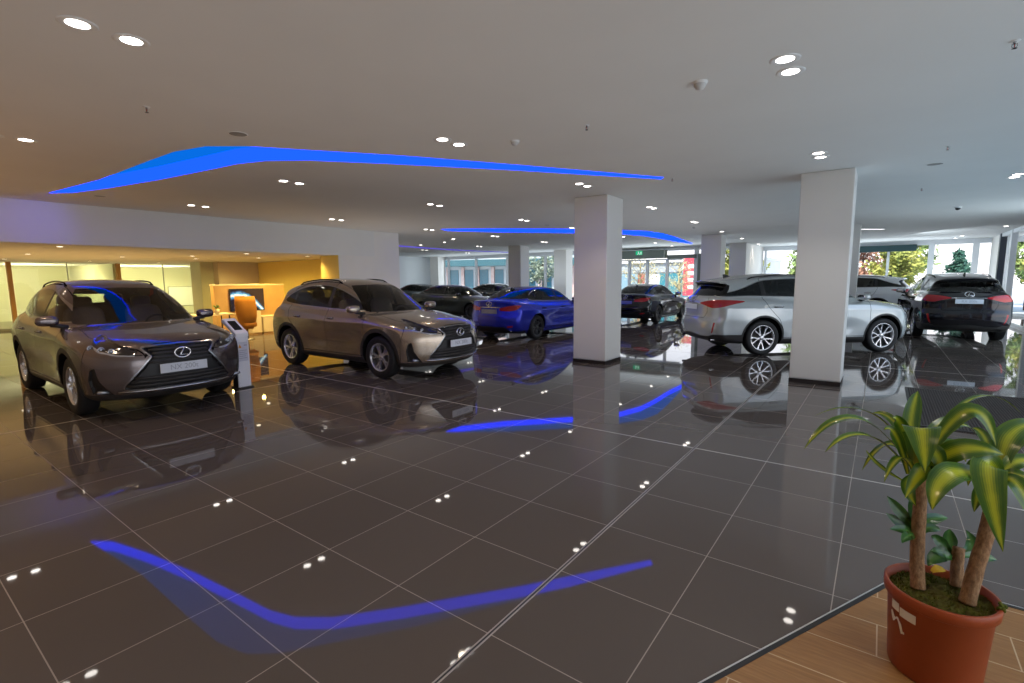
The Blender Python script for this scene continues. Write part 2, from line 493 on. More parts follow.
NXS['carve'] = [(_gr, .035), (_hl, .02), (_fog, .03)]
NXS['front_regions'] = [
    ('grille', _gr, 'black'),
    ('grille_surround', both(grow(_gr, .018)), 'satin'),
    ('headlight', _hl, 'lamp'),
    ('running_light', R_sf([(.58, .768), (.80, .775), (1.10, .825), (1.22, .885), (1.20, .895), (1.08, .845), (.80, .797), (.58, .785)], XF), 'lamp_white'),
    ('fog_recess', _fog, 'black'),
    ('lower_bumper_trim', both(Z_lt(.315), X_gt(1.33)), 'cladding')]
NXS['rear_regions'] = [
    ('tail_light', R_sr([(.45, 1.0), (.5, 1.06), (.9, 1.12), (1.35, 1.13), (1.15, 1.04), (.9, .98)], -2.25), 'tail'),
    ('lower_rear_trim', both(Z_lt(.42), X_lt(-1.33)), 'cladding')]
_bmp = R_sf([(-.2, .2), (1.42, .2), (1.42, .62), (1.30, .90), (1.05, .835), (.8, .78), (.45, .78), (.41, .90), (-.2, .91)], XF)
NXS['gaps'] = [(_bmp, both(X_gt(1.2), Z_lt(.92))), (R_sr([(-.2, .42), (.62, .42), (.66, 1.1), (.5, 1.6), (-.2, 1.6)], -2.25), both(X_lt(-1.7), Z_lt(1.5)))]
NXS['paint_regions'] = [('front_bumper', _bmp, 'PAINT')]

# large crossover --------------------------------------------------
XR = -2.595
GR_R = [(-.2, .93), (.40, .915), (.41, .90), (.33, .78), (.60, .40), (.58, .36), (-.2, .35)]
RXS = dict(
    low=[(2.05, .23), (2.28, .27), (2.37, .40), (2.395, .62), (2.37, .82), (2.29, .96), (2.1, 1.03), (1.6, 1.10), (1.15, 1.14), (.3, 1.15), (-.8, 1.17), (-1.7, 1.21), (-2.2, 1.22), (-2.38, 1.19), (-2.44, 1.10), (-2.45, .93), (-2.46, .82), (-2.495, .72), (-2.49, .52), (-2.42, .36), (-2.25, .28), (-1.9, .24), (0, .22)],
    green=[(1.28, 1.03), (1.18, 1.13), (.85, 1.31), (.45, 1.505), (.15, 1.61), (-.2, 1.67), (-.6, 1.70), (-1.1, 1.695), (-1.6, 1.655), (-2.05, 1.595), (-2.21, 1.56), (-2.245, 1.54), (-2.19, 1.505), (-2.145, 1.46), (-2.26, 1.31), (-2.37, 1.16), (-2.36, 1.0), (0, .95)],
    W=[(.18, .82), (.3, .895), (.45, .92), (.62, .932), (.80, .94), (.95, .935), (1.05, .912), (1.13, .875), (1.24, .815), (1.34, .75)],
    G=[(.9, .905), (1.1, .86), (1.2, .825), (1.35, .755), (1.5, .675), (1.6, .61), (1.75, .51)],
    axf=1.395, axr=-1.395, wr=.378, arch=.42, bf=.46, br=.30, pf=2.7, flare=.03, crease=.97, gtr=.085,
    fdoor=[(.95, .38), (1.03, .62), (1.03, 1.13), (.85, 1.26), (.5, 1.45), (.2, 1.555), (-.15, 1.625), (-.18, .38)],
    rdoor=[(-.18, .38), (-.15, 1.625), (-.6, 1.645), (-1.1, 1.64), (-1.35, 1.60), (-1.38, 1.17), (-1.28, .98), (-1.05, .76), (-.95, .55), (-.95, .38)],
    dlo=[(.84, 1.19), (.77, 1.235), (.37, 1.425), (.02, 1.53), (-.4, 1.575), (-1.0, 1.565), (-1.35, 1.53), (-1.62, 1.43), (-1.9, 1.33), (-2.2, 1.262), (-2.2, 1.24), (-1.7, 1.235), (-.8, 1.215), (.3, 1.19)],
    bpil=(-.205, -.115), qtr=(-1.38, -1.28),
    wshield=[(-.2, 1.16), (.68, 1.16), (.72, 1.175), (.67, 1.25), (.545, 1.525), (.5, 1.595), (-.2, 1.615)],
    rwin=[(-.2, 1.225), (.63, 1.225), (.70, 1.245), (.62, 1.45), (.585, 1.49), (-.2, 1.505)],
    hood=[(1.15, -.2), (1.15, .73), (1.65, .76), (2.0, .70), (2.2, .55), (2.31, .40), (2.33, -.2)],
    clad=.05, sill=.36, rglass='carglass_dark')
_gr2 = R_front(GR_R, 0, 1.2); _hl2 = R_sf([(.47, .84), (.50, .89), (.80, .95), (1.15, 1.02), (1.45, 1.05), (1.30, .96), (1.05, .88), (.8, .845)], 2.395, 4)
_tl2 = R_sr([(.40, 1.105), (.58, 1.15), (.88, 1.18), (1.20, 1.185), (1.66, 1.15), (1.40, 1.09), (1.15, 1.035), (.92, 1.01), (.80, 1.015), (.60, 1.06)], XR, 4)
_rl2 = R_sr([(.845, .46), (.90, .50), (.97, .70), (.955, .71), (.91, .70)], XR)
RXS['carve'] = [(_gr2, .035), (_hl2, .02)]
RXS['front_regions'] = [('grille', _gr2, 'black'), ('grille_surround', grow(_gr2, .018), 'satin'), ('headlight', _hl2, 'lamp'),
    ('running_light', R_sf([(.50, .815), (.85, .835), (1.12, .885), (1.10, .90), (.84, .85), (.50, .832)], 2.395), 'lamp_white'),
    ('lower_bumper_trim', both(Z_lt(.32), X_gt(1.395)), 'cladding')]
RXS['rear_regions'] = [('tail_light', _tl2, 'tail'), ('rear_reflector', _rl2, 'tail'),
    ('garnish_strip', R_sr([(-.2, 1.10), (.46, 1.10), (.52, 1.115), (-.2, 1.12)], XR), 'chrome'),
    ('lower_rear_trim', both(lambda P: .45-.05*sstep(.0, .5, np.abs(P[:, 1]))+.05*sstep(.55, .75, np.abs(P[:, 1]))-P[:, 2], X_lt(-1.7)), 'cladding'),
    ('spoiler_underside', both(Z_gt(1.505), Z_lt(1.548), X_lt(-2.2), A_lt(.60), lambda P: -(P[:, 2]-1.545+.35*(P[:, 0]+2.395)*0)), 'black')]
_bmp2 = R_sf([(-.2, .2), (1.46, .2), (1.46, .66), (1.36, .95), (1.1, .87), (.8, .83), (.46, .83), (.42, .93), (-.2, .94)], 2.395)
_tg2 = R_sr([(-.2, .80), (.58, .80), (.68, .92), (.68, 1.2), (.5, 1.7), (-.2, 1.7)], XR)
RXS['gaps'] = [(_bmp2, both(X_gt(1.2), Z_lt(.96))), (_tg2, both(X_lt(-2.0), Z_lt(1.22)))]
RXS['paint_regions'] = [('front_bumper', _bmp2, 'PAINT'), ('tailgate', both(_tg2, X_lt(-2.2), Z_lt(1.3)), 'PAINT')]

# saloon -----------------------------------------------------------
XS = -2.49
GR_S = [(-.2, .74), (.34, .73), (.29, .63), (.52, .28), (.50, .24), (-.2, .23)]
GSS = dict(
    low=[(2.0, .17), (2.22, .21), (2.32, .34), (2.35, .52), (2.31, .68), (2.2, .775), (1.95, .835), (1.45, .925), (1.0, .985), (.3, 1.0), (-.6, 1.015), (-1.5, 1.06), (-2.0, 1.085), (-2.36, 1.10), (-2.43, 1.075), (-2.43, .98), (-2.44, .82), (-2.475, .68), (-2.49, .52), (-2.45, .36), (-2.33, .24), (-2.05, .19), (0, .16)],
    green=[(1.18, .88), (1.03, .985), (.65, 1.175), (.28, 1.335), (0, 1.41), (-.3, 1.445), (-.7, 1.455), (-1.05, 1.43), (-1.4, 1.355), (-1.75, 1.235), (-2.02, 1.11), (-2.1, 1.0), (-1.8, .9), (0, .85)],
    W=[(.14, .79), (.3, .868), (.45, .895), (.6, .91), (.75, .918), (.86, .905), (.94, .872), (1.02, .82), (1.12, .76), (1.2, .70)],
    G=[(.8, .86), (.95, .815), (1.05, .775), (1.2, .695), (1.35, .60), (1.45, .525), (1.55, .43)],
    axf=1.425, axr=-1.425, wr=.338, arch=.37, bf=.44, br=.32, pf=2.7, flare=.032, crease=.80, gtr=.14, crown=.06,
    fdoor=[(.93, .28), (.99, .5), (.97, .98), (.85, 1.05), (.5, 1.23), (.2, 1.345), (-.2, 1.41), (-.24, .28)],
    rdoor=[(-.24, .28), (-.2, 1.41), (-.7, 1.42), (-1.05, 1.385), (-1.32, 1.31), (-1.40, 1.05), (-1.35, .84), (-1.10, .62), (-1.02, .42), (-1.02, .28)],
    dlo=[(.84, 1.035), (.78, 1.07), (.45, 1.225), (.15, 1.335), (-.25, 1.385), (-.7, 1.393), (-1.05, 1.355), (-1.33, 1.27), (-1.52, 1.165), (-1.54, 1.12), (-1.45, 1.09), (-1.1, 1.075), (-.5, 1.055), (.3, 1.035)],
    bpil=(-.265, -.175), qtr=(-1.28, -1.24),
    wshield=[(-.2, 1.0), (.66, 1.0), (.72, 1.015), (.67, 1.08), (.53, 1.30), (.47, 1.36), (-.2, 1.385)],
    rwin=[(-.2, 1.125), (.62, 1.125), (.65, 1.145), (.52, 1.34), (.46, 1.36), (-.2, 1.38)],
    hood=[(1.0, -.2), (1.0, .70), (1.5, .73), (1.9, .66), (2.1, .5), (2.24, .33), (2.27, -.2)],
    sill=.20, sillmat='black')
_gr3 = R_front(GR_S, 0, 1.2); _hl3 = R_sf([(.45, .64), (.50, .70), (.85, .76), (1.2, .80), (1.4, .82), (1.2, .73), (.9, .66)], 2.35, 4)
_tl3 = R_sr([(.40, .825), (.41, .895), (.72, .95), (1.0, .972), (1.24, .965), (1.10, .885), (1.0, .845), (.74, .81)], XS)
GSS['carve'] = [(_gr3, .035), (_hl3, .02)]
GSS['front_regions'] = [('grille', _gr3, 'black'), ('grille_surround', grow(_gr3, .018), 'satin'), ('headlight', _hl3, 'lamp'),
    ('running_light', R_sf([(.48, .615), (.85, .63), (1.1, .68), (1.08, .69), (.84, .645), (.48, .63)], 2.35), 'lamp_white')]
GSS['rear_regions'] = [('tail_light', _tl3, 'tail'), ('rear_reflector', R_sr([(.66, .37), (.86, .39), (.86, .43), (.66, .42)], XS), 'tail'),
    ('garnish_strip', R_sr([(-.2, .90), (.42, .90), (.44, .92), (-.2, .925)], XS), 'chrome'),
    ('lower_rear_trim', both(lambda P: .40-.12*sstep(.45, .62, np.abs(P[:, 1]))-P[:, 2], X_lt(-1.9)), 'black')]
_bmp3 = R_sf([(-.2, .15), (1.44, .15), (1.44, .5), (1.3, .74), (1.0, .66), (.75, .63), (.44, .63), (.38, .75), (-.2, .76)], 2.35)
_tg3 = R_sr([(-.2, .66), (.56, .66), (.64, .80), (.66, 1.0), (.70, 1.2), (-.2, 1.2)], XS)
GSS['gaps'] = [(_bmp3, both(X_gt(1.2), Z_lt(.78))), (_tg3, both(X_lt(-2.3), Z_lt(1.07)))]
GSS['paint_regions'] = [('front_bumper', _bmp3, 'PAINT'), ('boot_lid', both(_tg3, X_lt(-2.02)), 'PAINT')]

def remap(S, fx, fz):
    for k in ('low', 'green', 'fdoor', 'rdoor', 'dlo'): S[k] = [(fx(x), fz(z)) for x, z in S[k]]
    for k in ('wshield', 'rwin'): S[k] = [(y, fz(z)) for y, z in S[k]]
    for k in ('W', 'G'): S[k] = [(fz(z), w) for z, w in S[k]]
    S['hood'] = [(fx(x), y) for x, y in S['hood']]
remap(NXS, lambda x: 1.5+(x-1.5)*1.14 if x > 1.5 else (-1.5+(x+1.5)*.86 if x < -1.5 else x), lambda z: z if z < 1.1 else 1.1+(z-1.1)*1.10)
remap(RXS, lambda x: -1.5+(x+1.5)*1.1 if x < -1.5 else x, lambda z: z+.035*min(1, max(0, (z-.6)/.6)))
RXS['thin'] = [both(lambda P: P[:, 2]-1.11, X_lt(-2.2))]
GSS['thin'] = [both(lambda P: P[:, 2]-.912, X_lt(-2.2))]
for S_, gs_ in ((NXS, 'carglass_dark'), (RXS, 'carglass_dark'), (GSS, 'carglass')): spec_common(S_, gs_)
RXS['qglass'] = 'black'
PAINT0 = paint('car_paint_base', (.2, .2, .2))
M['PAINT'] = PAINT0

def make_wheel(S, style):
    R = S['wr']; rr = R*(.70 if style != 'star' else .66)
    ty = MB().lathe([(rr, -.10), (R-.05, -.112), (R-.015, -.10), (R-.002, -.07), (R, 0), (R-.002, .07), (R-.015, .10), (R-.05, .113), (rr+.02, .108), (rr, .10)], 48, 1)
    for k in (-.05, -.017, .017, .05):      # tread grooves
        ty.lathe([(R+.0005, k-.004), (R+.0012, k), (R+.0005, k+.004)], 48, 1)
    w = ty.build('wheel', M['tyre'])
    rim = MB()
    rim.lathe([(rr+.002, .102), (rr-.008, .104), (rr-.016, .095), (rr-.022, .06), (rr-.03, -.09)], 48, 1)
    def arm(a, r0, w0, r1, w1, h0, h1, t0=0., t1=0.):
        c, s_ = math.cos(a), math.sin(a); v = []
        for dh in (0, -.028):
            for (r_, t_, hh) in ((r0, t0-w0, h0), (r0, t0+w0, h0), (r1, t1+w1, h1), (r1, t1-w1, h1)):
                sh = .75 if dh == 0 else 1.
                tt = (t0 if r_ == r0 else t1); t2 = tt+(t_-tt)*sh
                v.append((r_*c-t2*s_, hh+dh, r_*s_+t2*c))
        rim.add(v, [(0, 1, 2, 3), (7, 6, 5, 4), (0, 4, 5, 1), (1, 5, 6, 2), (2, 6, 7, 3), (3, 7, 4, 0)])
    if style == 'star':      # five broad split spokes
        for k in range(5):
            a = 2*PI*k/5+PI/2
            arm(a, .045, .030, rr*.55, .036, .078, .074)
            arm(a, rr*.48, .018, rr-.012, .030, .075, .086, -.016, -.045)
            arm(a, rr*.48, .018, rr-.012, .030, .075, .086, .016, .045)
    elif style == 'vee':     # five pairs of curved spokes
        for k in range(5):
            a = 2*PI*k/5+PI/2
            arm(a, .04, .026, rr*.42, .03, .07, .07)
            arm(a, rr*.36, .015, rr*.75, .016, .07, .078, -.012, -.055)
            arm(a, rr*.36, .015, rr*.75, .016, .07, .078, .012, .055)
            arm(a, rr*.72, .017, rr-.012, .023, .078, .09, -.053, -.062)
            arm(a, rr*.72, .017, rr-.012, .023, .078, .09, .053, .062)
    else:                    # ten slim spokes
        for k in range(10):
            a = 2*PI*(k+.18*(-1)**k)/10
            arm(a, .04, .014, rr-.012, .017, .068, .088)
    rim.lathe([(.0005, .084), (.03, .083), (.05, .076), (.056, .05)], 20, 1)
    ro = rim.build('rim', M['alloy_dark' if style == 'ten' else 'alloy'], w)
    MB().lathe([(.001, .022), (.165, .022), (.17, .0), (rr-.03, .0), (rr-.03, -.02)], 32, 1).build('brake_disc', M['disc'], w)
    return w

def seat_mesh(z0, wid, n_heads):
    b = MB(); heads = [0.] if n_heads == 1 else [-wid*.5, wid*.5]
    b.superell((.18, 0, z0), (.28, wid, .09), .45)
    rot = Matrix.Rotation(-.28, 3, 'Y')
    b.superell((-.13, 0, z0+.32), (.085, wid*.96, .33), .45, rot=rot)
    for y in heads: b.superell((-.25, y, z0+.70), (.05, .13, .085), .5, rot=rot)
    return b

CARMETA = {}
def make_car(S, B, kind):
    """prototype at the origin, nose along +x"""
    root = empty(kind)
    lo = (-2.62, -1.02, .08); hi = (2.5, 1.02, 1.82); h = .028
    V, T = surface_nets(B.field, lo, hi, h)
    for _ in range(5):
        d = B.field(V); g = B.grad(V); n2 = (g*g).sum(1)
        st = -d[:, None]*g/np.maximum(n2, .05)[:, None]
        ln = np.linalg.norm(st, axis=1); V = V+st*np.minimum(1, .02/np.maximum(ln, 1e-9))[:, None]
    for g in S['pre']+[q[1] for q in S['regions']]: V, T = split_tris(V, T, g)
    C_ = V[T].mean(1); lab_i = -np.ones(len(T), int)
    for k, (lab, g, m) in enumerate(S['regions']):
        t = (lab_i < 0) & (g(C_) > 0); lab_i[t] = k
    N = B.grad(V, h=.006); N /= np.maximum(np.linalg.norm(N, axis=1), 1e-9)[:, None]
    groups = {}
    for k, (lab, g, m) in enumerate(S['regions']): groups.setdefault((lab, m), []).append(lab_i == k)
    parts = {}
    def emit(name, mask, m, parent):
        t = T[mask]
        if len(t) < 4: return None
        u, inv = np.unique(t, return_inverse=True); inv = inv.reshape(t.shape)
        me = bpy.data.meshes.new(name); me.from_pydata(V[u].tolist(), [], inv.tolist())
        me.polygons.foreach_set('use_smooth', [True]*len(t)); me.materials.append(M[m]); me.update()
        me.normals_split_custom_set_from_vertices([tuple(x) for x in N[u]])
        o = bpy.data.objects.new(name, me); COL.objects.link(o); o.parent = parent
        return o
    emit('body', lab_i < 0, 'PAINT', root)
    left = C_[:, 1] > 0
    sided = {'front_door', 'rear_door', 'front_window', 'back_window', 'quarter_window', 'headlight', 'running_light', 'fog_recess', 'tail_light', 'rear_reflector', 'sill_cladding', 'window_pillar', 'window_trim', 'quarter_window'}
    ended = {'wheel_well', 'arch_cladding'}
    order = sorted(groups.items(), key=lambda kv: 0 if kv[0][0] in ('front_door', 'rear_door') else 1)
    for (lab, m), ms in order:
        mk = np.logical_or.reduce(ms)
        if lab in ended:
            for fr_ in (C_[:, 0] > 0, C_[:, 0] <= 0):
                for sm_ in (left, ~left): emit(lab, mk & fr_ & sm_, m, root)
            continue
        for sd in ((1, -1) if lab in sided else (0,)):
            mm = mk if sd == 0 else (mk & (left if sd == 1 else ~left))
            par = root
            if lab == 'front_window': par = parts[('front_door', sd)]
            if lab == 'back_window': par = parts[('rear_door', sd)]
            nm = {'front_window': 'side_window', 'back_window': 'side_window'}.get(lab, lab)
            parts[(lab, sd)] = emit(nm, mm, m, par)
    # wheels
    yw = S['W'][3][1]-.125
    w0 = make_wheel(S, S['wheel'])
    first = True
    for x in (S['axf'], S['axr']):
        for sd in (1, -1):
            w = w0 if first else copy_tree(w0); first = False
            w.parent = root; w.location = (x, sd*yw, S['wr']); w.rotation_euler = (0, .37*x+.2*sd, 0 if sd == 1 else PI)
    # cabin
    z0 = S['seat_z']
    for y in (.37, -.37):
        seat_mesh(z0, .25, 1).build('front_seat', M[S['seatmat']], root, (.12, y, 0))
    seat_mesh(z0+.02, .60, 2).build('rear_bench', M[S['seatmat']], root, (-.92, 0, 0))
    MB().superell((.92, 0, z0+.30), (.26, .66, .13), .5).build('dashboard', M['dash'], root)
    ring = [(.56-.05*math.sin(a), .37+.18*math.cos(a), z0+.33+.17*math.sin(a)) for a in np.linspace(0, 2*PI, 25)[:-1]]
    MB().tube(ring, .014, 8, True).tube([(.56, .20, z0+.33), (.56, .54, z0+.33)], .016, 6).build('steering_wheel', M['black'], root)
    # mirrors, handles
    mx, mz = S['mirror']
    for sd in (1, -1):
        yb = B.sy(mx, mz-.05, sd)[0, 1]
        m_ = MB().superell((mx-.03, yb+sd*.155, mz+.03), (.078, .118, .066), .66, rot=Matrix.Rotation(.12*sd, 3, 'Z'))
        mo = m_.build('wing_mirror', M['PAINT'], root)
        MB().tube([(mx+.02, yb-sd*.03, mz-.06), (mx+.01, yb+sd*.06, mz-.035), (mx-.01, yb+sd*.13, mz-.02)], [.035, .026, .03], 10).build('mirror_stalk', M['black'], mo)
        MB().superell((mx-.105, yb+sd*.155, mz+.03), (.012, .10, .056), .7).build('mirror_glass', M['chrome'], mo)
        for key, xs in (('front_door', (S['handle'][0])), ('rear_door', S['handle'][1])):
            p = B.sy(np.linspace(xs-.10, xs+.10, 7), S['handle'][2], sd, .022)
            p[0, 1] -= sd*.02; p[-1, 1] -= sd*.02
            MB().tube(p, .013, 8, flat=1.2).build('door_handle', M[S.get('handlemat', 'satin')], parts[(key, sd)])
    # roof rails / fin
    if S.get('rails'):
        xr0, xr1, yr = S['rails']
        for sd in (1, -1):
            p = B.tz(np.linspace(xr0, xr1, 14), sd*yr, .028); p[0, 2] -= .03; p[-1, 2] -= .03
            MB().tube(p, .012, 8).build('roof_rail', M['PAINT'], root)
    fx_ = S['fin']; fz = B.tz(fx_, 0.)[0, 2]
    MB().prism([(fx_+.11, fz-.005), (fx_-.05, fz+.055), (fx_-.085, fz+.05), (fx_-.08, fz-.01)], 1, -.014, .014).build('roof_antenna', M['black'], root)
    # nose: grille bars, badge, lamps, plate
    gz = S['bars']
    bar = MB()
    for z, hw in gz:
        p = B.fx(np.linspace(-hw, hw, 13), z, -.022); bar.tube(p, .013, 6, flat=1.4)
    if gz: bar.build('grille_bars', M['cladding'], parts[('grille', 0)])
    bz = S['badge_z']
    def badge(face, z, sgn):
        x0 = (B.fx(0., z) if sgn > 0 else B.rx(0., z))[0, 0]+sgn*.012
        sl_ = 0. if sgn > 0 else (B.rx(0., z+.05)[0, 0]-B.rx(0., z-.05)[0, 0])/.1
        def P(u, v): return (x0+sl_*v, u*sgn, z+v)
        bd = MB()
        bd.tube([P(.088*math.cos(a), .062*math.sin(a)) for a in np.linspace(0, 2*PI, 29)[:-1]], .0105, 8, True)
        bd.tube([P(.020, .048), P(-.030, -.030), P(.056, -.030)], .0105, 8)
        return bd
    badge(None, bz, 1).build('badge', M['chrome'], parts[('grille', 0)])
    hl = S['lenses']
    for sd in (1, -1):
        for (y, z, r) in hl:
            lb = MB()
            c = B.fx(sd*y, z, -.012)[0]
            lb.tube([(c[0]+.004, c[1]+r*math.cos(a), c[2]+r*math.sin(a)) for a in np.linspace(0, 2*PI, 19)[:-1]], .006, 6, True)
            lb.superell((c[0]-.006, c[1], c[2]), (.02, r*.72, r*.72))
            lb.build('projector_lens', M['lamp_white'], parts[('headlight', sd)])
        if ('fog_recess', sd) in parts and parts[('fog_recess', sd)]:
            c = B.fx(sd*.76, .355, -.01)[0]
            f_ = MB().tube([(c[0]+.02, c[1]-sd*.05, .352), (c[0]-.0, c[1]+sd*.05, .36)], .019, 8)
            f_.build('fog_light', M['lamp_white'], parts[('fog_recess', sd)])
    if S.get('lip'):
        z, hw = S['lip']; p = B.fx(np.linspace(-hw, hw, 21), z, .006)
        MB().tube(p, .014, 8).build('bumper_lip', M['satin'], root)
    # plates
    for sgn, z, key in ((1, S['plate_f'], 'front'), (-1, S['plate_r'], 'rear')):
        x0 = (B.fx(0., z) if sgn > 0 else B.rx(0., z))[0, 0]+sgn*(.01)
        pl = MB().box(-.006, .006, -.262, .262, -.056, .056).build('license_plate', M['plate'], root, (x0, 0, z))
        pl['end'] = key
    # tail: badge
    badge(None, S['rbadge_z'], -1).build('badge', M['chrome'], root)
    if S.get('exhaust'):
        ex = S['exhaust']
        for sd in (1, -1):
            x0 = B.rx(sd*ex[0], ex[1]+.06)[0, 0]
            MB().tube([(x0+.12, sd*ex[0], ex[1]), (x0+.0, sd*ex[0], ex[1])], .04, 14, cap=False, flat=.7).build('exhaust_tip', M['chrome'], root)
    # floor pan so that one cannot look under the body shell
    return root
NXS.update(wheel='star', seat_z=.66, seatmat='leather', mirror=(.80, 1.13), handle=(.02, -1.02, .985), rails=(-.05, -1.4, .53), fin=-1.55,
    bars=[(.83, .335), (.785, .31), (.735, .315), (.685, .35), (.50, .49), (.455, .53), (.41, .56)], badge_z=.775, lenses=[(.655, .838, .030), (.73, .858, .030), (.80, .878, .028)],
    lip=(.345, .64), plate_f=.60, plate_r=.80, rbadge_z=1.03)
RXS.update(wheel='vee', seat_z=.70, seatmat='leather_dark', mirror=(.86, 1.19), handle=(-.03, -1.08, 1.03), rails=(-.05, -1.6, .55), fin=-1.75,
    bars=[(.86, .34), (.80, .32), (.74, .34), (.68, .38), (.50, .5), (.45, .54)], badge_z=.80, lenses=[(.62, .895, .03), (.70, .915, .03), (.78, .935, .03)],
    lip=(.345, .62), plate_f=.55, plate_r=1.025, rbadge_z=1.195, exhaust=(.62, .33))
GSS.update(wheel='ten', seat_z=.52, seatmat='leather_dark', mirror=(.78, 1.02), handle=(-.08, -1.12, .86), fin=-1.35, handlemat='PAINT',
    bars=[(.68, .28), (.63, .27), (.58, .30), (.40, .42), (.35, .46)], badge_z=.655, lenses=[(.62, .70, .028), (.70, .715, .028)],
    plate_f=.45, plate_r=.80, rbadge_z=1.0, exhaust=(.58, .28))

PROTO = {k: make_car(S, Body(S), n) for k, S, n in (('n', NXS, 'crossover_car'), ('r', RXS, 'large_crossover_car'), ('s', GSS, 'saloon_car'))}

def repaint(o, mp):
    if o.type == 'MESH':
        for sl in o.material_slots:
            if sl.material in mp:
                new = mp[sl.material]; sl.link = 'OBJECT'; sl.material = new
    for c in o.children: repaint(c, mp)

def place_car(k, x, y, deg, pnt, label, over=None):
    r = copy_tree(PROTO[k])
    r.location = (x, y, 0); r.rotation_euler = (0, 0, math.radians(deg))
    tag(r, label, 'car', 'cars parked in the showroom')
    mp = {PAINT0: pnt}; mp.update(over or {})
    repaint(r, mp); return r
def drop_tree(o):
    for c in list(o.children): drop_tree(c)
    bpy.data.objects.remove(o)
def kids(o, name):
    out = []
    for c in o.children:
        if c.name.split('.')[0] == name: out.append(c)
        out += kids(c, name)
    return out
# ------------------------------------------------------------------ camera (calibrated from the floor grid; tile 0.635 m)
FPX, YAW, PIT, ROLL, CH = 498.6, math.radians(-36.48), math.radians(7.054), math.radians(-.461), 1.6427
_f = Vector((math.sin(YAW)*math.cos(PIT), math.cos(YAW)*math.cos(PIT), -math.sin(PIT)))
_r0 = Vector((math.cos(YAW), -math.sin(YAW), 0)); _u0 = _r0.cross(_f)
_r = _r0*math.cos(ROLL)+_u0*math.sin(ROLL); _u = -_r0*math.sin(ROLL)+_u0*math.cos(ROLL)
cam = bpy.data.cameras.new('camera'); cam.sensor_width = 36; cam.lens = FPX/1024*36
cam.clip_start = .05; cam.clip_end = 300
co = bpy.data.objects.new('camera', cam); COL.objects.link(co)
co.matrix_world = Matrix(((_r.x, _u.x, -_f.x, 0), (_r.y, _u.y, -_f.y, 0), (_r.z, _u.z, -_f.z, CH), (0, 0, 0, 1)))
SC.camera = co
def pt(x, y, d):
    """point at depth d along the view axis seen at photo position (x, y)"""
    return Vector((0, 0, CH))+(_f+_r*((x-512)/FPX)-_u*((y-341.5)/FPX))*d

ZC, ZL = 3.2, 2.41        # main ceiling, lounge ceiling
T = .635; GX, GY = -1.369, 4.831

# ------------------------------------------------------------------ room materials
def floor_mat():
    m = mat('polished_dark_tiles', (.06, .052, .048), .035, spec=.42); t = NT(m)
    sx = t.node('ShaderNodeSeparateXYZ'); t.link(t.obj(), sx.inputs[0])
    def dist(o, s, p):        # distance to nearest line of a family
        a = t.math('DIVIDE', t.math('SUBTRACT', o, s), p)
        fr = t.math('ABSOLUTE', t.math('SUBTRACT', a, t.math('ROUND', a)))
        return t.math('MULTIPLY', fr, p)
    dx = dist(sx.outputs[0], GX, T); dy = dist(sx.outputs[1], GY, T)
    g = t.math('LESS_THAN', t.math('MINIMUM', dx, dy), .0026)
    wide = t.math('MAXIMUM', t.math('LESS_THAN', dist(sx.outputs[0], GX, T*10), .010), t.math('LESS_THAN', dist(sx.outputs[1], GY, T*10), .0095))
    # tone varies a little from tile to tile
    cx = t.math('FLOOR', t.math('DIVIDE', t.math('SUBTRACT', sx.outputs[0], GX), T)); cy = t.math('FLOOR', t.math('DIVIDE', t.math('SUBTRACT', sx.outputs[1], GY), T))
    cb = t.node('ShaderNodeCombineXYZ'); t.link(cx, cb.inputs[0]); t.link(cy, cb.inputs[1])
    wn = t.node('ShaderNodeTexWhiteNoise'); t.link(cb.outputs[0], wn.inputs[0])
    c = t.mix(wn.outputs[0], (.104, .086, .077), (.118, .098, .088))
    c = t.mix(g, c, (.34, .29, .25)); c = t.mix(wide, c, (.52, .48, .44))
    t.link(c, t.b.inputs['Base Color'])
    ro = t.math('MULTIPLY_ADD', t.math('MAXIMUM', g, wide), .35, .03)
    t.link(ro, t.b.inputs['Roughness'])
    return m
def wood_mat():
    m = mat('wood_look_planks', (.4, .25, .12), .38, spec=.4); t = NT(m)
    sx = t.node('ShaderNodeSeparateXYZ'); t.link(t.obj(), sx.inputs[0])
    row = t.math('DIVIDE', t.math('SUBTRACT', sx.outputs[1], 2.53), .2495); rf = t.math('FLOOR', row)
    fy = t.math('MULTIPLY', t.math('ABSOLUTE', t.math('SUBTRACT', row, t.math('ROUND', row))), .2495)
    xx = t.math('DIVIDE', t.math('SUBTRACT', t.math('SUBTRACT', sx.outputs[0], .087), t.math('MULTIPLY', rf, .49)), .98)
    fx_ = t.math('MULTIPLY', t.math('ABSOLUTE', t.math('SUBTRACT', xx, t.math('ROUND', xx))), .98)
    g = t.math('LESS_THAN', t.math('MINIMUM', fx_, fy), .0028)
    mp = t.node('ShaderNodeMapping'); mp.inputs['Scale'].default_value = (2.2, 26, 1); t.link(t.obj(), mp.inputs[0])
    cb = t.node('ShaderNodeCombineXYZ'); t.link(rf, cb.inputs[1]); t.link(t.math('FLOOR', xx), cb.inputs[0])
    wn = t.node('ShaderNodeTexWhiteNoise'); t.link(cb.outputs[0], wn.inputs[0])
    n = t.noise(2.2, 6, mp.outputs[0], .65)
    c = t.ramp(n, [(.25, (.23, .105, .032)), (.5, (.31, .155, .052)), (.75, (.40, .215, .080))])
    c = t.mix(t.math('MULTIPLY', wn.outputs[0], .3), c, (.23, .115, .04))
    t.link(t.mix(g, c, (.56, .42, .26)), t.b.inputs['Base Color']); return m
M['floor'] = floor_mat(); M['wood'] = wood_mat()
M['ceil'] = noisy('ceiling_paint', (.74, .735, .72), (.77, .765, .75), 1.2, .75, .2)
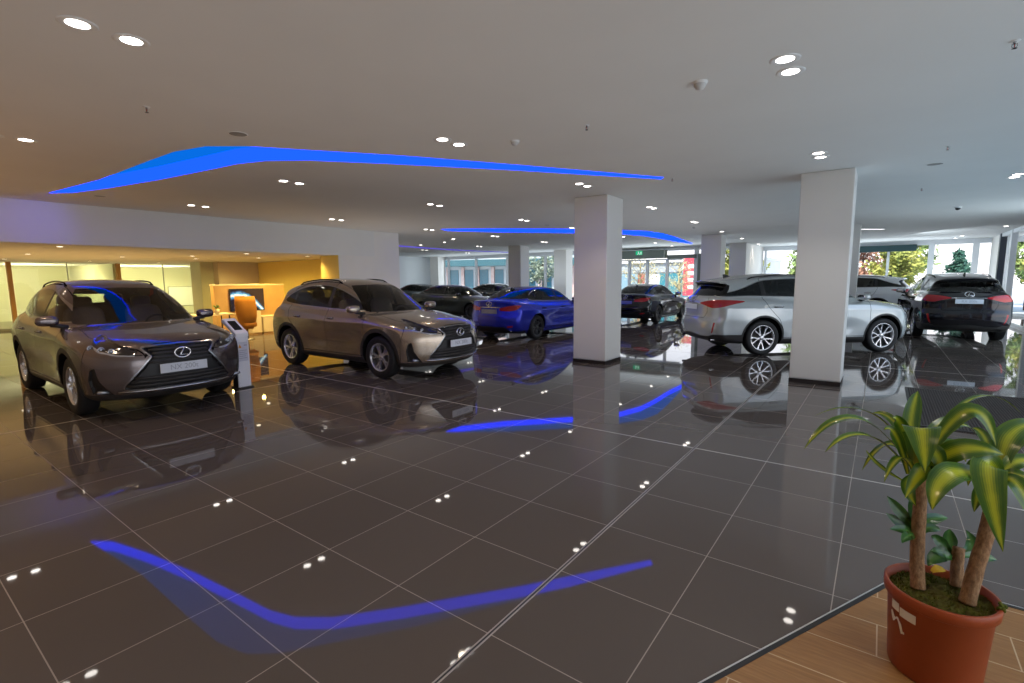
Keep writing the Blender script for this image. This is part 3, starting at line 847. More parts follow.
M['wall'] = noisy('wall_paint', (.76, .735, .70), (.80, .775, .74), .9, .6, .3)
M['wall_warm'] = noisy('warm_wall_paint', (.74, .56, .17), (.78, .60, .20), .9, .6, .3)
M['wall_grey'] = noisy('beige_wall_paint', (.50, .43, .34), (.54, .47, .38), .9, .6, .3)
M['wall_green'] = noisy('sage_wall_paint', (.40, .41, .30), (.44, .45, .33), .9, .6, .3)
M['frame'] = mat('window_frame_white', (.80, .84, .88), .35)
M['frame_dark'] = mat('window_frame_dark', (.05, .06, .08), .4)
M['header'] = mat('grey_green_panel', (.17, .20, .18), .45)
M['glass'] = glass('window_glass', (.96, .985, .99), 1., 1.45)
M['office_glass'] = glass('office_glass', (.90, .97, .88), 1., 1.4)
M['plinth'] = mat('plinth_dark', (.03, .025, .025), .25)
M['trim_light'] = mat('trim_light', (.6, .6, .6), .35, .6)
M['lens'] = emis('downlight_lens', (1., .93, .86), 14.)
M['lens_warm'] = emis('downlight_lens_warm', (1., .86, .62), 9.)
M['ring'] = mat('downlight_ring', (.80, .80, .80), .3)

def struct(b, name, m, **k):
    o = b.build(name, m); o['kind'] = 'structure'; return o

# ------------------------------------------------------------------ room shell
YB, YL, XRW, XLW, YR = 28.5, 25.0, 3.5, -31.0, -6.0
struct(MB().add([(XLW, YR, 0), (XRW, YR, 0), (XRW, YB, 0), (XLW, YB, 0)], [(0, 1, 2, 3)]), 'floor', M['floor'])
wd = [(-4.262, YR), (.2, 3.318), (XRW, 3.318), (XRW, YR)]
struct(MB().prism(wd, 2, -.02, .004), 'floor.001', M['wood'])
def strip(p, q, w, z0, z1, off=0.):
    p = Vector((*p, 0)); q = Vector((*q, 0)); d = (q-p).normalized(); n = Vector((-d.y, d.x, 0))
    a = [p+n*(off-w/2), q+n*(off-w/2), q+n*(off+w/2), p+n*(off+w/2)]
    return [(v.x, v.y) for v in a]
b = MB()
for p, q in ((wd[0], wd[1]), (wd[1], wd[2])): b.prism(strip(p, q, .022, 0, 0, .011), 2, -.01, .006)
struct(b, 'trim_1', M['black'])
b = MB()
for p, q in ((wd[0], wd[1]), (wd[1], wd[2])): b.prism(strip(p, q, .007, 0, 0, .026), 2, -.01, .006)
struct(b, 'trim_2', M['trim_light'])
# expansion joint along the floor: two metal edges with a black seam
b = MB(); b.box(GX-.013, GX-.005, YR, 28, -.01, .0015); b.box(GX+.005, GX+.013, YR, 28, -.01, .0015)
struct(b, 'trim_3', mat('joint_metal', (.42, .38, .35), .5))
struct(MB().box(GX-.005, GX+.005, YR, 28, -.01, .001), 'trim_4', M['black'])

COVE1 = [(-11.74, 2.39), (-9.69, 2.575), (-7.67, 2.585), (-6.95, 2.60), (-6.40, 2.72), (-6.03, 3.0), (-5.70, 3.45), (-4.97, 4.40), (-4.10, 5.76), (-2.83, 7.82), (-2.92, 7.94), (-3.55, 7.08), (-4.37, 5.94), (-5.47, 4.55), (-6.10, 3.82), (-6.55, 3.50), (-7.0, 3.36), (-7.55, 3.30), (-8.99, 3.12), (-10.37, 2.88), (-11.39, 2.64)]
COVE2 = [(-11.0, 11.25), (-9.51, 12.29), (-7.83, 13.95), (-6.89, 15.19), (-6.37, 16.16), (-6.22, 17.2), (-6.36, 18.6), (-6.62, 20.6), (-6.98, 23.2), (-7.12, 23.3), (-7.17, 21.0), (-7.10, 19.3), (-7.13, 17.9), (-7.42, 16.75), (-8.4, 15.25), (-10.19, 13.3), (-11.2, 11.75)]
COVE3 = [(-17.27, 14.9), (-17.6, 17.3), (-17.6, 20.2), (-17.1, 22.8), (-17.5, 23.6), (-18.3, 19.5), (-18.1, 15.8)]
bm = bmesh.new()
def loop(pts, z):
    vs = [bm.verts.new((x, y, z)) for x, y in pts]
    for i in range(len(vs)): bm.edges.new((vs[i], vs[(i+1) % len(vs)]))
loop([(XLW, YR), (XRW, YR), (XRW, YB), (XLW, YB)], ZC)
for c_ in (COVE1, COVE2, COVE3): loop(c_, ZC)
bmesh.ops.triangle_fill(bm, edges=bm.edges[:], use_beauty=True, normal=(0, 0, -1))
def inside(p, poly):
    s_ = False
    for i in range(len(poly)):
        (x1, y1), (x2, y2) = poly[i], poly[(i+1) % len(poly)]
        if (y1 > p[1]) != (y2 > p[1]) and p[0] < (x2-x1)*(p[1]-y1)/(y2-y1)+x1: s_ = not s_
    return s_
bmesh.ops.delete(bm, geom=[q for q in bm.faces if any(inside(q.calc_center_median(), c_) for c_ in (COVE1, COVE2, COVE3))], context='FACES_ONLY')
me = bpy.data.meshes.new('ceiling'); bm.to_mesh(me); bm.free(); me.materials.append(M['ceil'])
o = bpy.data.objects.new('ceiling', me); COL.objects.link(o); o['kind'] = 'structure'
struct(MB().box(XLW, XRW, YR, YB, ZC+.32, ZC+.5), 'ceiling.001', M['ceil'])      # slab above the coves
struct(MB().box(XLW, -13.0, YR, 10.3, ZL, ZC-.001), 'ceiling.002', M['ceil'])    # dropped bulkhead over the lounge

def cove(pts, name, label, cap, wall):
    e = empty(name, (pts[0][0], pts[0][1], ZC), 0, label, 'light', 'blue light coves in the ceiling')
    off = Vector((pts[0][0], pts[0][1], ZC)); n = len(pts)
    v = [(x-off.x, y-off.y, 0) for x, y in pts]+[(x-off.x, y-off.y, .19) for x, y in pts]
    MB().add(v, [(i, (i+1) % n, n+(i+1) % n, n+i) for i in range(n)]).build('cove_side', wall, e)
    bm2 = bmesh.new(); vs = [bm2.verts.new(p) for p in v[n:]]
    for i in range(n): bm2.edges.new((vs[i], vs[(i+1) % n]))
    bmesh.ops.triangle_fill(bm2, edges=bm2.edges[:], use_beauty=True, normal=(0, 0, -1))
    m_ = bpy.data.meshes.new('cove_top'); bm2.to_mesh(m_); bm2.free(); m_.materials.append(cap)
    c = bpy.data.objects.new('cove_top', m_); COL.objects.link(c); c.parent = e
cap = emis('cove_azure', (.003, .20, 1.), .85); side = emis('cove_blue', (.003, .028, 1.), 5.5)
cove(COVE1, 'light_cove', 'large curved azure light cove cut into the ceiling at left', cap, side)
cove(COVE2, 'light_cove', 'smaller curved azure light cove behind the nearer square columns', cap, side)
cove(COVE3, 'light_cove', 'faint violet light cove in the far ceiling left', emis('cove_violet', (.14, .12, .75), .9), emis('cove_violet_side', (.16, .13, .8), .8))

# walls
struct(MB().box(XLW-.2, XLW, YR, YB, 0, ZC), 'wall_left', M['wall'])
struct(MB().box(XLW, XRW, YR-.2, YR, 0, ZC), 'wall_rear', M['wall'])
struct(MB().box(-22.0, -13.0, 10.3, 11.3, 0, ZC-.002).box(-13.9, -13.0, 8.98, 10.3, 0, ZL-.0005), 'wall_block', M['wall'])
struct(MB().box(-22, -13.902, 10.285, 10.299, 0, ZL-.001), 'wall_lounge_end', M['wall_warm'])
WALL_FILL = [(-15.2, 8.6), (-17.2, 8.6), (-19.0, 8.4)]
struct(MB().box(-13.914, -13.901, 8.982, 10.28, 0, ZL-.001), 'wall_lounge_pilaster', M['wall_warm'])
struct(MB().box(-13.90, -13.0, 8.966, 8.979, 0, ZL-.001), 'wall_lounge_pilaster_side', M['wall_warm'])
struct(MB().box(-20.7, -20.3, 8.75, 10.28, 0, ZL-.001), 'wall_lounge_back', M['wall_grey'])
struct(MB().box(-21.6, -20.72, 8.3, 10.28, 0, ZL-.001), 'wall_lounge_pier', M['wall_green'])
struct(MB().box(-25.2, -25.0, 20.3, YL, 0, ZC-.001), 'wall_far_left', mat('pale_lit_wall', (.80, .84, .86), .5))
struct(MB().box(-25.02, -24.98, 20.0, 20.5, .0, 2.75), 'trim_5', mat('navy_panel', (.01, .02, .12), .4))
struct(MB().box(XRW, XRW+.2, 26.1, YB, 0, ZC), 'wall_right', M['wall'])
struct(MB().box(-5.2, -5.0, YL, YB, 0, ZC), 'wall_step', M['wall'])

# square columns with dark plinth and pale lip
def column(x0, x1, y0, y1, label):
    cx, cy = (x0+x1)/2, (y0+y1)/2
    e = empty('column', (cx, cy, 0), 0, label, 'column', 'square columns of the hall')
    w, d = (x1-x0)/2, (y1-y0)/2
    MB().box(-w, w, -d, d, .075, ZC-.001, .012).build('shaft', M['wall'], e)
    MB().box(-w-.004, w+.004, -d-.004, d+.004, 0, .068).build('plinth', M['plinth'], e)
    MB().box(-w-.006, w+.006, -d-.006, d+.006, .068, .084).build('plinth_lip', M['trim_light'], e)
column(-4.90, -4.20, 8.69, 9.39, 'white square column standing in front of the blue saloon')
column(-1.095, -.415, 8.87, 9.55, 'white square column standing in front of the silver car')
column(-14.15, -13.45, 18.9, 19.6, 'far beige square column rising above the roof of the blue saloon')
column(-14.25, -13.5, 23.1, 23.8, 'far grey column just left of the column that hides the blue car nose')
column(-5.45, -4.75, 19.1, 19.8, 'grey column above the tail of the silver car, nearer of two')
column(-5.65, -4.95, 24.2, 24.9, 'grey column above the roof of the silver car, farther of two')
column(-24.6, -23.85, 24.05, 24.75, 'farthest narrow grey column beside the pale far left wall')
column(-.90, -.62, 18.3, 18.6, 'slim pale column partly hidden behind the column before the silver car')

# ------------------------------------------------------------------ glazing
def window(n, frames, panes, fm='frame'):
    fr = MB()
    for bx in frames: fr.box(*bx)
    o = fr.build('window_%d' % n, M[fm]); o['kind'] = 'structure'
    pb = MB()
    for (a, c) in panes:
        (x0, y0, z0), (x1, y1, z1) = a, c
        pb.add([(x0, y0, z0), (x1, y1, z0), (x1, y1, z1), (x0, y0, z1)], [(0, 1, 2, 3)])
    pb.build('window_pane', M['glass'], o)
    return o
# far left front: x -24.8 .. -11.6 at y 25
fr = [(-24.95, -11.6, YL-.06, YL+.06, 0, .12), (-24.95, -11.6, YL-.06, YL+.06, 3.02, ZC)]
for x in (-23.78, -21.33, -18.8, -16.0, -13.5, -11.65): fr.append((x-.06, x+.06, YL-.07, YL+.07, 0, ZC))
window(1, fr, [((-24.9, YL, .1), (-11.6, YL, 3.1))])
# entrance front: x -11.6 .. -5.2
fr = [(-11.6, -5.2, YL-.06, YL+.06, 3.12, ZC)]
for x in (-10.75, -9.78, -8.75): fr.append((x-.06, x+.06, YL-.08, YL+.08, 0, 2.6))
fr += [(-7.42, -7.22, YL-.08, YL+.08, 0, ZC), (-11.6, -8.0, YL-.1, YL+.1, 2.56, 2.62)]
window(2, fr, [((-11.6, YL, 0), (-5.2, YL, 3.15))])
struct(MB().box(-11.55, -8.75, YL-.55, YL-.02, 2.66, 3.06), 'trim_6', M['header'])
struct(MB().box(-8.7, -7.3, YL-.2, YL-.02, 2.62, 2.80), 'trim_7', M['header'])
struct(MB().box(-7.2, -6.7, YL-.25, YL-.05, 0, 2.82), 'trim_8', M['header'])
# back front: x -5 .. 3.2 at y 28.5
fr = [(-5.0, 3.5, YB-.06, YB+.06, 0, .12), (-5.0, 3.5, YB-.06, YB+.06, 3.0, ZC)]
for x in (-4.9, -3.2, -.99, .13): fr.append((x-.05, x+.05, YB-.07, YB+.07, 0, ZC))
for x in (1.62, 3.05): fr.append((x-.1, x+.1, YB-.09, YB+.09, 0, ZC))
window(3, fr, [((-5.0, YB, .1), (3.3, YB, 3.05))])
struct(MB().box(-.98, 1.1, YB-.35, YB-.1, 2.76, 3.03), 'trim_9', mat('dark_blind', (.02, .06, .07), .5))
# right glass wall: y -6 .. 26.1 at x 3.5
fr = [(XRW-.06, XRW+.06, YR, 26.1, 0, .10), (XRW-.06, XRW+.06, YR, 26.1, 3.08, ZC)]
for y in [24.0-.0]+[20.6-3.2*k for k in range(9)]: fr.append((XRW-.08, XRW+.1, y-.12, y+.12, 0, ZC))
window(4, fr, [((XRW, YR, .1), (XRW, 26.1, 3.1))])
struct(MB().box(XRW-.09, XRW+.09, 25.85, 26.1, 0, ZC), 'trim_10', M['frame_dark'])
struct(MB().box(XRW-.09, XRW+.09, 24.12, 25.85, 1.0, 1.06), 'trim_11', M['frame_dark'])

# exit sign over the sliding doors
e = empty('exit_sign', (-10.02, YL-.57, 2.94), 0, 'small green emergency exit sign above the sliding entrance doors', 'sign')
MB().box(-.17, .17, -.015, .015, -.10, .10).build('sign_face', mat('exit_green', (.0, .30, .14), .4, emit=(0, .8, .35), estr=.5), e)
b = MB(); b.superell((-.03, -.02, .055), (.02, .006, .02)); b.prism([(-.05, .035), (.0, .035), (.01, -.02), (.05, -.07), (.03, -.08), (-.01, -.04), (-.06, -.08), (-.08, -.07), (-.035, -.01)], 1, -.021, -.016)
b.prism([(.09, .06), (.13, .06), (.13, -.08), (.09, -.08)], 1, -.021, -.016)
b.build('running_figure', mat('exit_white', (.9, .9, .9), .4, emit=(.9, 1, .9), estr=.5), e)

# ------------------------------------------------------------------ ceiling fittings
def downlight_src(name, lens, r=.075):
    e = empty(name)
    MB().lathe([(r*.80, -.0005), (r*.98, -.003), (r*1.24, -.005), (r*1.36, 0), (r*1.36, .004)], 24).build('ring', M['ring'], e)
    MB().lathe([(.0005, -.001), (r*.80, -.001)], 24).build('lens', M[lens], e, (0, 0, -.001))
    return e
DL = downlight_src('ceiling_downlight', 'lens'); DLW = downlight_src('lounge_downlight', 'lens_warm', .07)
LK = 1.1
def point(x, y, z, watts, col, r=.2):
    l = bpy.data.lights.new('office_fill', 'POINT'); l.energy = watts; l.color = col; l.shadow_soft_size = r
    o = bpy.data.objects.new('office_fill', l); COL.objects.link(o); o.location = (x, y, z); o.visible_glossy = False; return o
def lamp(x, y, z, watts, col, ang=110, blend=.8, r=.05, par=None):
    watts = watts*LK
    l = bpy.data.lights.new('downlight_or_fill', 'SPOT'); l.energy = watts; l.color = col
    l.spot_size = math.radians(ang); l.spot_blend = blend; l.shadow_soft_size = r
    o = bpy.data.objects.new('downlight_or_fill', l); COL.objects.link(o); o.location = (x, y, z); return o
PAIRS = [(-4.02, 1.18, 'in the largest pair at the top left of the ceiling', 0), (-7.62, 4.48, 'in the pair just behind the bend of the big blue cove', 0), (-11.42, 4.64, 'in the pair behind the left arm of the big blue cove', 0),
 (-4.05, 4.34, 'in the pair in front of the big cove, picture middle', 0), (-.67, 4.37, 'in the big pair right of the upper smoke detector', 0), (-.76, 7.71, 'in the pair just above the column before the silver car', 0),
 (-4.115, 7.6, 'in the pair above the column before the blue saloon', 0), (-7.6, 7.62, 'in the pair behind the thin right arm of the big cove', 0), (-11.32, 7.82, 'in the pair above the second bronze car roof', 0),
 (-4.22, 10.94, 'in the pair right of the blue saloon column top', 0), (-7.71, 11.0, 'in the pair left of the blue saloon column top', 0), (-11.39, 11.13, 'in the pair left of the tip of the smaller cove', 0),
 (-4.33, 14.45, 'in the pair above the dark saloon and cove end', 0), (-7.73, 13.67, 'in the pair beside the smaller cove at the column edge', 0), (-11.31, 14.32, 'in the pair between smaller cove and far beige column', 0),
 (-11.5, 17.88, 'in the pair right of the far beige column', 0), (-15.24, 18.1, 'in the pair before the far left windows', 0), (-19.13, 18.35, 'in the pair before the pale far left wall', 0), (-19.32, 21.9, 'in the last pair near the violet cove and far windows', 0),
 (1.575, 11.2, 'in the pair at the right edge of the ceiling', 0)]
SING = [(-7.63, 1.42, 'round downlight at the far left before the big cove'), (-7.66, 1.16, 'round downlight just left of the frame, mirrored in the floor at lower left'), (-11.3, 1.27, 'downlight left of the frame above the beam, mirrored leftmost in the floor'), (-11.25, 1.55, 'downlight left of the frame above the beam, mirrored second in the floor'), (-13.24, 14.2, 'single downlight right of the violet cove, nearer one'), (-14.65, 15.18, 'single downlight right of the violet cove, farther one'), (-16.5, 15.6, 'single downlight at the violet cove left end'),
 (-4.47, 18.0, 'single downlight above the nearer grey column by the silver car'), (-7.9, 17.75, 'single downlight just right of the column before the blue saloon, below the cove'), (-4.62, 21.7, 'single downlight between the two grey columns above the silver car'), (-8.13, 21.6, 'single downlight in front of the entrance header'),
 (-8.28, 24.2, 'last small downlight just before the entrance glass'), (-4.75, 25.8, 'small downlight beyond the farther grey column'), (2.36, 26.2, 'small downlight above the black car roof'), (3.02, 22.2, 'downlight at the right above the glazing corner'), (2.29, 27.7, 'last downlight before the back right window')]
SPOTCOL = lambda x: (1, .76, .50) if x < -6 else ((1, .84, .66) if x < -3 else (1, .95, .9))
NL = 0
def put_down(src, x, y, z, label, grp):
    e = copy_tree(src); e.location = (x, y, z); tag(e, label, 'downlight', grp); return e
for x, y, ph, _ in PAIRS:
    for k in (-1, 1):
        put_down(DL, x, y+k*.135, ZC-.001, '%s downlight %s' % ('nearer' if k < 0 else 'farther', ph), 'recessed downlights of the main ceiling')
    lamp(x, y, ZC-.03, 42, SPOTCOL(x)); NL += 1
for x, y, ph in SING:
    put_down(DL, x, y, ZC-.001, ph, 'recessed downlights of the main ceiling'); lamp(x, y, ZC-.03, 30, SPOTCOL(x))
LOUNGE = [(-13.94, 2.92, 'warm downlight nearest the beam at left, above the first bronze car'), (-17.95, 3.11, 'warm lounge downlight in the middle row, leftmost'), (-22.0, 3.26, 'warm downlight before the glass office, leftmost'), (-18.2, 5.2, 'warm lounge downlight in the middle row, second from left'),
 (-22.27, 5.42, 'warm downlight before the glass office, second from left'), (-22.6, 7.6, 'warm downlight before the glass office, third from left'), (-16.33, 6.36, 'warm downlight above the orange chair, nearer one'), (-18.1, 7.15, 'warm downlight above the orange chair, farther one'),
 (-21.9, 9.5, 'warm downlight before the sage pier'), (-14.02, 6.8, 'warm downlight nearest the beam, above the television'), (-16.33, 8.3, 'warm downlight lighting the top of the television panel'), (-14.25, 8.75, 'warm downlight beside the pale pilaster')]
for x, y, ph in LOUNGE:
    put_down(DLW, x, y, ZL-.001, ph, 'warm downlights of the lounge'); lamp(x, y, ZL-.03, 210, (1, .68, .22), 150)
OFFICE = [(-25.97, 4.33, 'office downlight behind the glass, leftmost'), (-26.2, 5.84, 'office downlight behind the glass, middle of the left bay'), (-27.5, 8.29, 'office downlight in the right bay, farther left'), (-25.3, 8.08, 'office downlight in the right bay close to the glass'), (-29.5, 10.8, 'office downlight at the far right corner'), (-27.8, 10.6, 'office downlight above the whiteboard')]
for x, y, ph in OFFICE:
    put_down(DLW, x, y, ZL-.001, ph, 'office downlights behind the glass'); lamp(x, y, ZL-.03, 120, (1, .90, .50), 150)
for x, y, w_ in [(-.7, 1.2, 60), (2.2, 1.2, 60), (1.57, 4.37, 50), (1.57, 7.7, 40), (-4.0, -2.0, 50), (-7.6, -2.0, 60), (-.7, -2.0, 60), (-11.4, -2, 60)]: lamp(x, y, ZC-.03, w_, (1, .72, .42) if x < 3 and y < 3 else (1, .9, .8))
for x, y in ((-27.6, 4.9), (-27.6, 1.8), (-27.4, 9.6), (-27.5, 7.8)): point(x, y, 1.7, 260, (1, .90, .52), .3)  # unseen points hung mid-room, added to brighten the offices evenly
for x, y in WALL_FILL: lamp(x, y, ZL-.03, 170, (1, .72, .20), 170)  # no fittings here: extra spots added to brighten the yellow end wall
for x, y in ((-16.0, 7.6),): lamp(x, y, ZL-.03, 120, (1, .72, .25), 150)
drop_tree(DL); drop_tree(DLW)
e = empty('ceiling_strip_light', (-.44, 20.37, ZC-.003), math.atan2(.64, .73), 'long white strip light in the ceiling right of the silver car column', 'light')
MB().box(-.49, .49, -.07, .07, -.006, .002).build('lamp_housing', M['ring'], e); MB().box(-.47, .47, -.055, .055, -.008, -.006).build('diffuser', emis('strip_white', (1, 1, 1), 3.), e)

def smoke(x, y, s_, label):
    e = empty('smoke_detector', (x, y, ZC), 0, label, 'detector', 'ceiling detectors')
    MB().lathe([(.0005, -.016*s_), (.055*s_, -.016*s_), (.06*s_, 0)], 24).build('mounting_base', M['ring'], e)
    MB().lathe([(.048*s_, -.016*s_), (.047*s_, -.034*s_), (.036*s_, -.042*s_), (.034*s_, -.052*s_), (.0005, -.058*s_)], 24).build('sensor_head', mat('detector_grey', (.55, .54, .53), .5), e)
smoke(-1.28, 4.29, 1., 'white smoke detector hanging at the upper right, left of the big downlights')
smoke(-3.45, 4.75, .9, 'white smoke detector in front of the thin end of the cove')
smoke(-4.75, 15.8, .9, 'small detector far beyond the column before the blue saloon')
def sprinkler(x, y, label):
    e = empty('ceiling_sprinkler', (x, y, ZC), 0, label, 'sprinkler', 'ceiling sprinklers')
    MB().lathe([(.03, 0), (.026, -.006), (.0005, -.006)], 16).build('escutcheon', M['ring'], e)
    b = MB(); b.tube([(0, 0, -.004), (0, 0, -.022)], .008, 8); b.tube([(-.012, 0, -.018), (-.014, 0, -.036), (0, 0, -.046), (.014, 0, -.036), (.012, 0, -.018)], .0025, 6); b.lathe([(.0005, -.047), (.016, -.047), (.016, -.049)], 12)
    b.build('sprinkler_head', M['satin'], e)
    MB().tube([(0, 0, -.02), (0, 0, -.045)], .003, 6).build('glass_bulb', mat('bulb_red', (.5, .03, .02), .2), e)
for x, y, l_ in [(-2.53, 4.73, 'ceiling sprinkler between the two smoke detectors'), (-5.39, 1.83, 'ceiling sprinkler at upper left before the big cove'), (.605, 4.86, 'ceiling sprinkler at the upper right corner'), (.525, 8.15, 'ceiling sprinkler above the round vent at right'), (-2.75, 7.96, 'ceiling sprinkler just past the thin tip of the big cove'), (.45, 11.65, 'ceiling sprinkler at right beyond the round vent')]: sprinkler(x, y, l_)
def vent(x, y, r, label):
    e = empty('ceiling_speaker', (x, y, ZC), 0, label, 'speaker', 'round ceiling speakers')
    MB().lathe([(r*1.15, 0), (r*1.12, -.006), (r, -.004)], 28).build('rim', M['ring'], e)
    MB().lathe([(r, -.004), (.0005, -.007)], 28).build('grille', mat('speaker_grey', (.32, .31, .30), .6), e)
vent(-5.6, 2.72, .085, 'round ceiling speaker just in front of the bend of the big cove')
vent(.48, 9.32, .09, 'round ceiling speaker right of the column before the silver car')
vent(-11.45, 3.03, .085, 'round ceiling speaker behind the left tip of the big cove')
vent(-7.88, 12.4, .085, 'small round ceiling speaker far left of the blue saloon column')
e = empty('ceiling_camera', (1.26, 15.3, ZC), 0, 'small dark dome camera on the ceiling at right', 'camera')
MB().lathe([(.07, 0), (.066, -.025), (.05, -.03)], 20).build('camera_base', M['ring'], e)
MB().superell((0, 0, -.03), (.05, .05, .045)).build('dome', M['black'], e)

# ------------------------------------------------------------------ lounge
def office_wall():
    fr = MB(); posts = (.65, 3.72, 6.85, 9.95)
    for k, y in enumerate(posts):
        o = MB().box(-24.68, -24.52, y-.06, y+.06, 0, ZL-.001).build('trim_%d' % (12+k), mat('orange_oak', (.42, .22, .05), .45)); o['kind'] = 'structure'
    for k, (a, c) in enumerate(zip(posts, posts[1:])):
        f_ = MB().box(-24.63, -24.57, a+.1, c-.1, 0, .08).box(-24.63, -24.57, (a+c)/2-.012, (a+c)/2+.012, .08, ZL-.002).build('window_%d' % (5+k), mat('office_frame', (.25, .26, .2), .4)); f_['kind'] = 'structure'
        MB().add([(-24.6, a+.1, .08), (-24.6, c-.1, .08), (-24.6, c-.1, ZL-.002), (-24.6, a+.1, ZL-.002)], [(0, 1, 2, 3)]).build('window_pane', M['office_glass'], f_)
office_wall()
M['office'] = mat('office_wall_cream', (.72, .70, .50), .6)
struct(MB().box(-30.9, -30.8, -5.9, 12.5, 0, ZL-.001), 'wall_office', M['office'])
struct(MB().box(-30.8, -24.7, 6.70, 6.80, 0, ZL-.001), 'wall_office_partition', M['office'])
struct(MB().box(-30.8, -22.1, 12.4, 12.5, 0, ZL-.001), 'wall_office_side', M['office'])
e = empty('whiteboard', (-30.78, 11.3, .9), 0, 'pale whiteboard on the office back wall behind the glass', 'board')
MB().box(-.0, .02, -.62, .62, -.5, .5).build('board_surface', mat('whiteboard', (.85, .86, .78), .3), e)
b = MB(); b.box(0, .03, -.64, -.62, -.52, .52).box(0, .03, .62, .64, -.52, .52).box(0, .03, -.64, .64, .5, .52).box(0, .03, -.64, .64, -.52, -.5); b.build('board_frame', M['satin'], e)

M['oak'] = noisy('honey_oak', (.55, .33, .12), (.62, .39, .15), 3, .45)
M['cream'] = mat('cream_laminate', (.72, .62, .42), .4)
e = empty('low_partition', (-16.45, 8.0, 0), 0, 'low honey-coloured partition panel behind the television', 'panel')
MB().box(-.12, .12, -1.13, 1.08, .06, 1.53, .01).build('panel_board', M['oak'], e)
MB().box(-.13, .13, -1.15, 1.10, 1.53, 1.57, .005).build('top_cap', M['cream'], e); MB().box(-.10, .10, -1.1, 1.05, 0, .06).build('base', M['plinth'], e)
def tv_mat():
    m = mat('tv_picture', (.01, .01, .012), .15); t = NT(m)
    sx = t.node('ShaderNodeSeparateXYZ'); t.link(t.obj(), sx.inputs[0])
    y, z = sx.outputs[1], sx.outputs[2]
    n = t.noise(9, 4, t.obj())
    arc = t.math('SUBTRACT', z, t.math('MULTIPLY_ADD', t.math('MULTIPLY', t.math('ADD', y, .28), t.math('ADD', y, .28)), -.9, .16))
    band = t.math('MAXIMUM', t.math('SUBTRACT', 1., t.math('DIVIDE', t.math('ABSOLUTE', t.math('ADD', arc, t.math('MULTIPLY', t.math('SUBTRACT', n, .5), .12))), .13)), 0.)
    c = t.ramp(band, [(0, (.012, .01, .02)), (.35, (.02, .09, .30)), (.7, (.12, .36, .75)), (1., (.75, .9, 1.))])
    blob = t.math('MULTIPLY', t.math('GREATER_THAN', n, .62), t.math('LESS_THAN', z, -.12))
    c = t.mix(t.math('MULTIPLY', blob, .5), c, (.1, .2, .4))
    t.link(c, t.b.inputs['Base Color']); t.link(c, t.b.inputs['Emission Color']); t.b.inputs['Emission Strength'].default_value = .8; return m
e = empty('television', (-16.28, 7.83, 1.08), 0, 'flat television showing a bright blue and white streak on black', 'television')
MB().box(-.045, .0, -.535, .535, -.355, .355, .006).build('bezel', M['black'], e)
MB().box(-.001, .004, -.51, .51, -.33, .33).build('screen', tv_mat(), e)
# tall orange wing chair
M['orange'] = noisy('orange_fabric', (.50, .20, .025), (.56, .24, .035), 40, .8, .2)
CHS = .68
e = empty('wing_chair', (-14.7, 7.0, 0), math.radians(95), 'tall curved orange wing chair in front of the television', 'chair')
prof = spline([(-.36, .30), (-.40, .05), (-.30, -.22), (0, -.36), (.30, -.22), (.40, .05), (.36, .30)], 4, False)
b = MB(); nP = len(prof); zs = [(.30, .55), (.45, .78), (.65, .95), (.85, 1.02), (1.08, 1.0), (1.24, .93)]
v = []
for th in (0, 1):
    for z, s_ in zs:
        for (y, x) in prof: v.append((x*s_*CHS*(1-.14*th)-.05*(z-.3), y*s_*CHS*(1-.14*th), z))
f = []; L_ = len(zs)
for th in (0, 1):
    for j in range(L_-1):
        for i in range(nP-1):
            q = [th*L_*nP+j*nP+i, th*L_*nP+j*nP+i+1, th*L_*nP+(j+1)*nP+i+1, th*L_*nP+(j+1)*nP+i]
            f.append(tuple(q if th else q[::-1]))
for i in range(nP-1):
    for j in (0, L_-1): f.append((j*nP+i, j*nP+i+1, L_*nP+j*nP+i+1, L_*nP+j*nP+i))
for i in (0, nP-1):
    for j in range(L_-1): f.append((j*nP+i, (j+1)*nP+i, L_*nP+(j+1)*nP+i, L_*nP+j*nP+i))
o = b.add(v, f, True).build('backrest', M['orange'], e); weld_normals(o)
MB().superell((.03, 0, .42), (.20, .22, .08), .5).build('seat', M['orange'], e)
MB().tube([(0, 0, .02), (0, 0, .34)], .03, 10).build('pedestal', M['satin'], e); MB().lathe([(.0005, .025), (.18, .02), (.19, 0)], 24).build('base_plate', M['satin'], e)
# desk and small potted plant
e = empty('side_desk', (-15.5, 6.38, 0), 0, 'pale oak desk left of the orange chair', 'desk')
MB().box(-.38, .38, -.55, .55, .70, .74, .006).build('desk_top', M['cream'], e)
for y in (-.42, .42):
    for x in (-.28, .28): MB().tube([(x, y, 0), (x*.9, y*.95, .70)], .018, 8).build('leg', M['black'], e)
e = empty('potted_plant', (-15.35, 6.5, .741), 0, 'tiny green plant in a cream pot on the desk', 'plant')
MB().lathe([(.0005, 0), (.055, 0), (.07, .12), (.06, .12), (.05, .10), (.0005, .10)], 18).build('pot', M['cream'], e)
b = MB()
for k in range(26):
    a = RNG.uniform(0, 2*PI); r_ = RNG.uniform(.02, .10); z = RNG.uniform(.14, .24); c_ = Vector((r_*math.cos(a), r_*math.sin(a), z)); d = Vector((math.cos(a), math.sin(a), .6)).normalized(); s_ = Vector((-d.y, d.x, 0)).normalized()
    b.add([c_*.35+Vector((0, 0, .08)), c_+s_*.018, c_+d*.05, c_-s_*.018], [(0, 1, 2, 3)])
b.build('foliage', mat('small_leaf_green', (.10, .24, .03), .5), e)
e = empty('low_cabinet', (-15.95, 8.60, 0), 0, 'low cream cabinet right of the orange chair', 'cabinet')
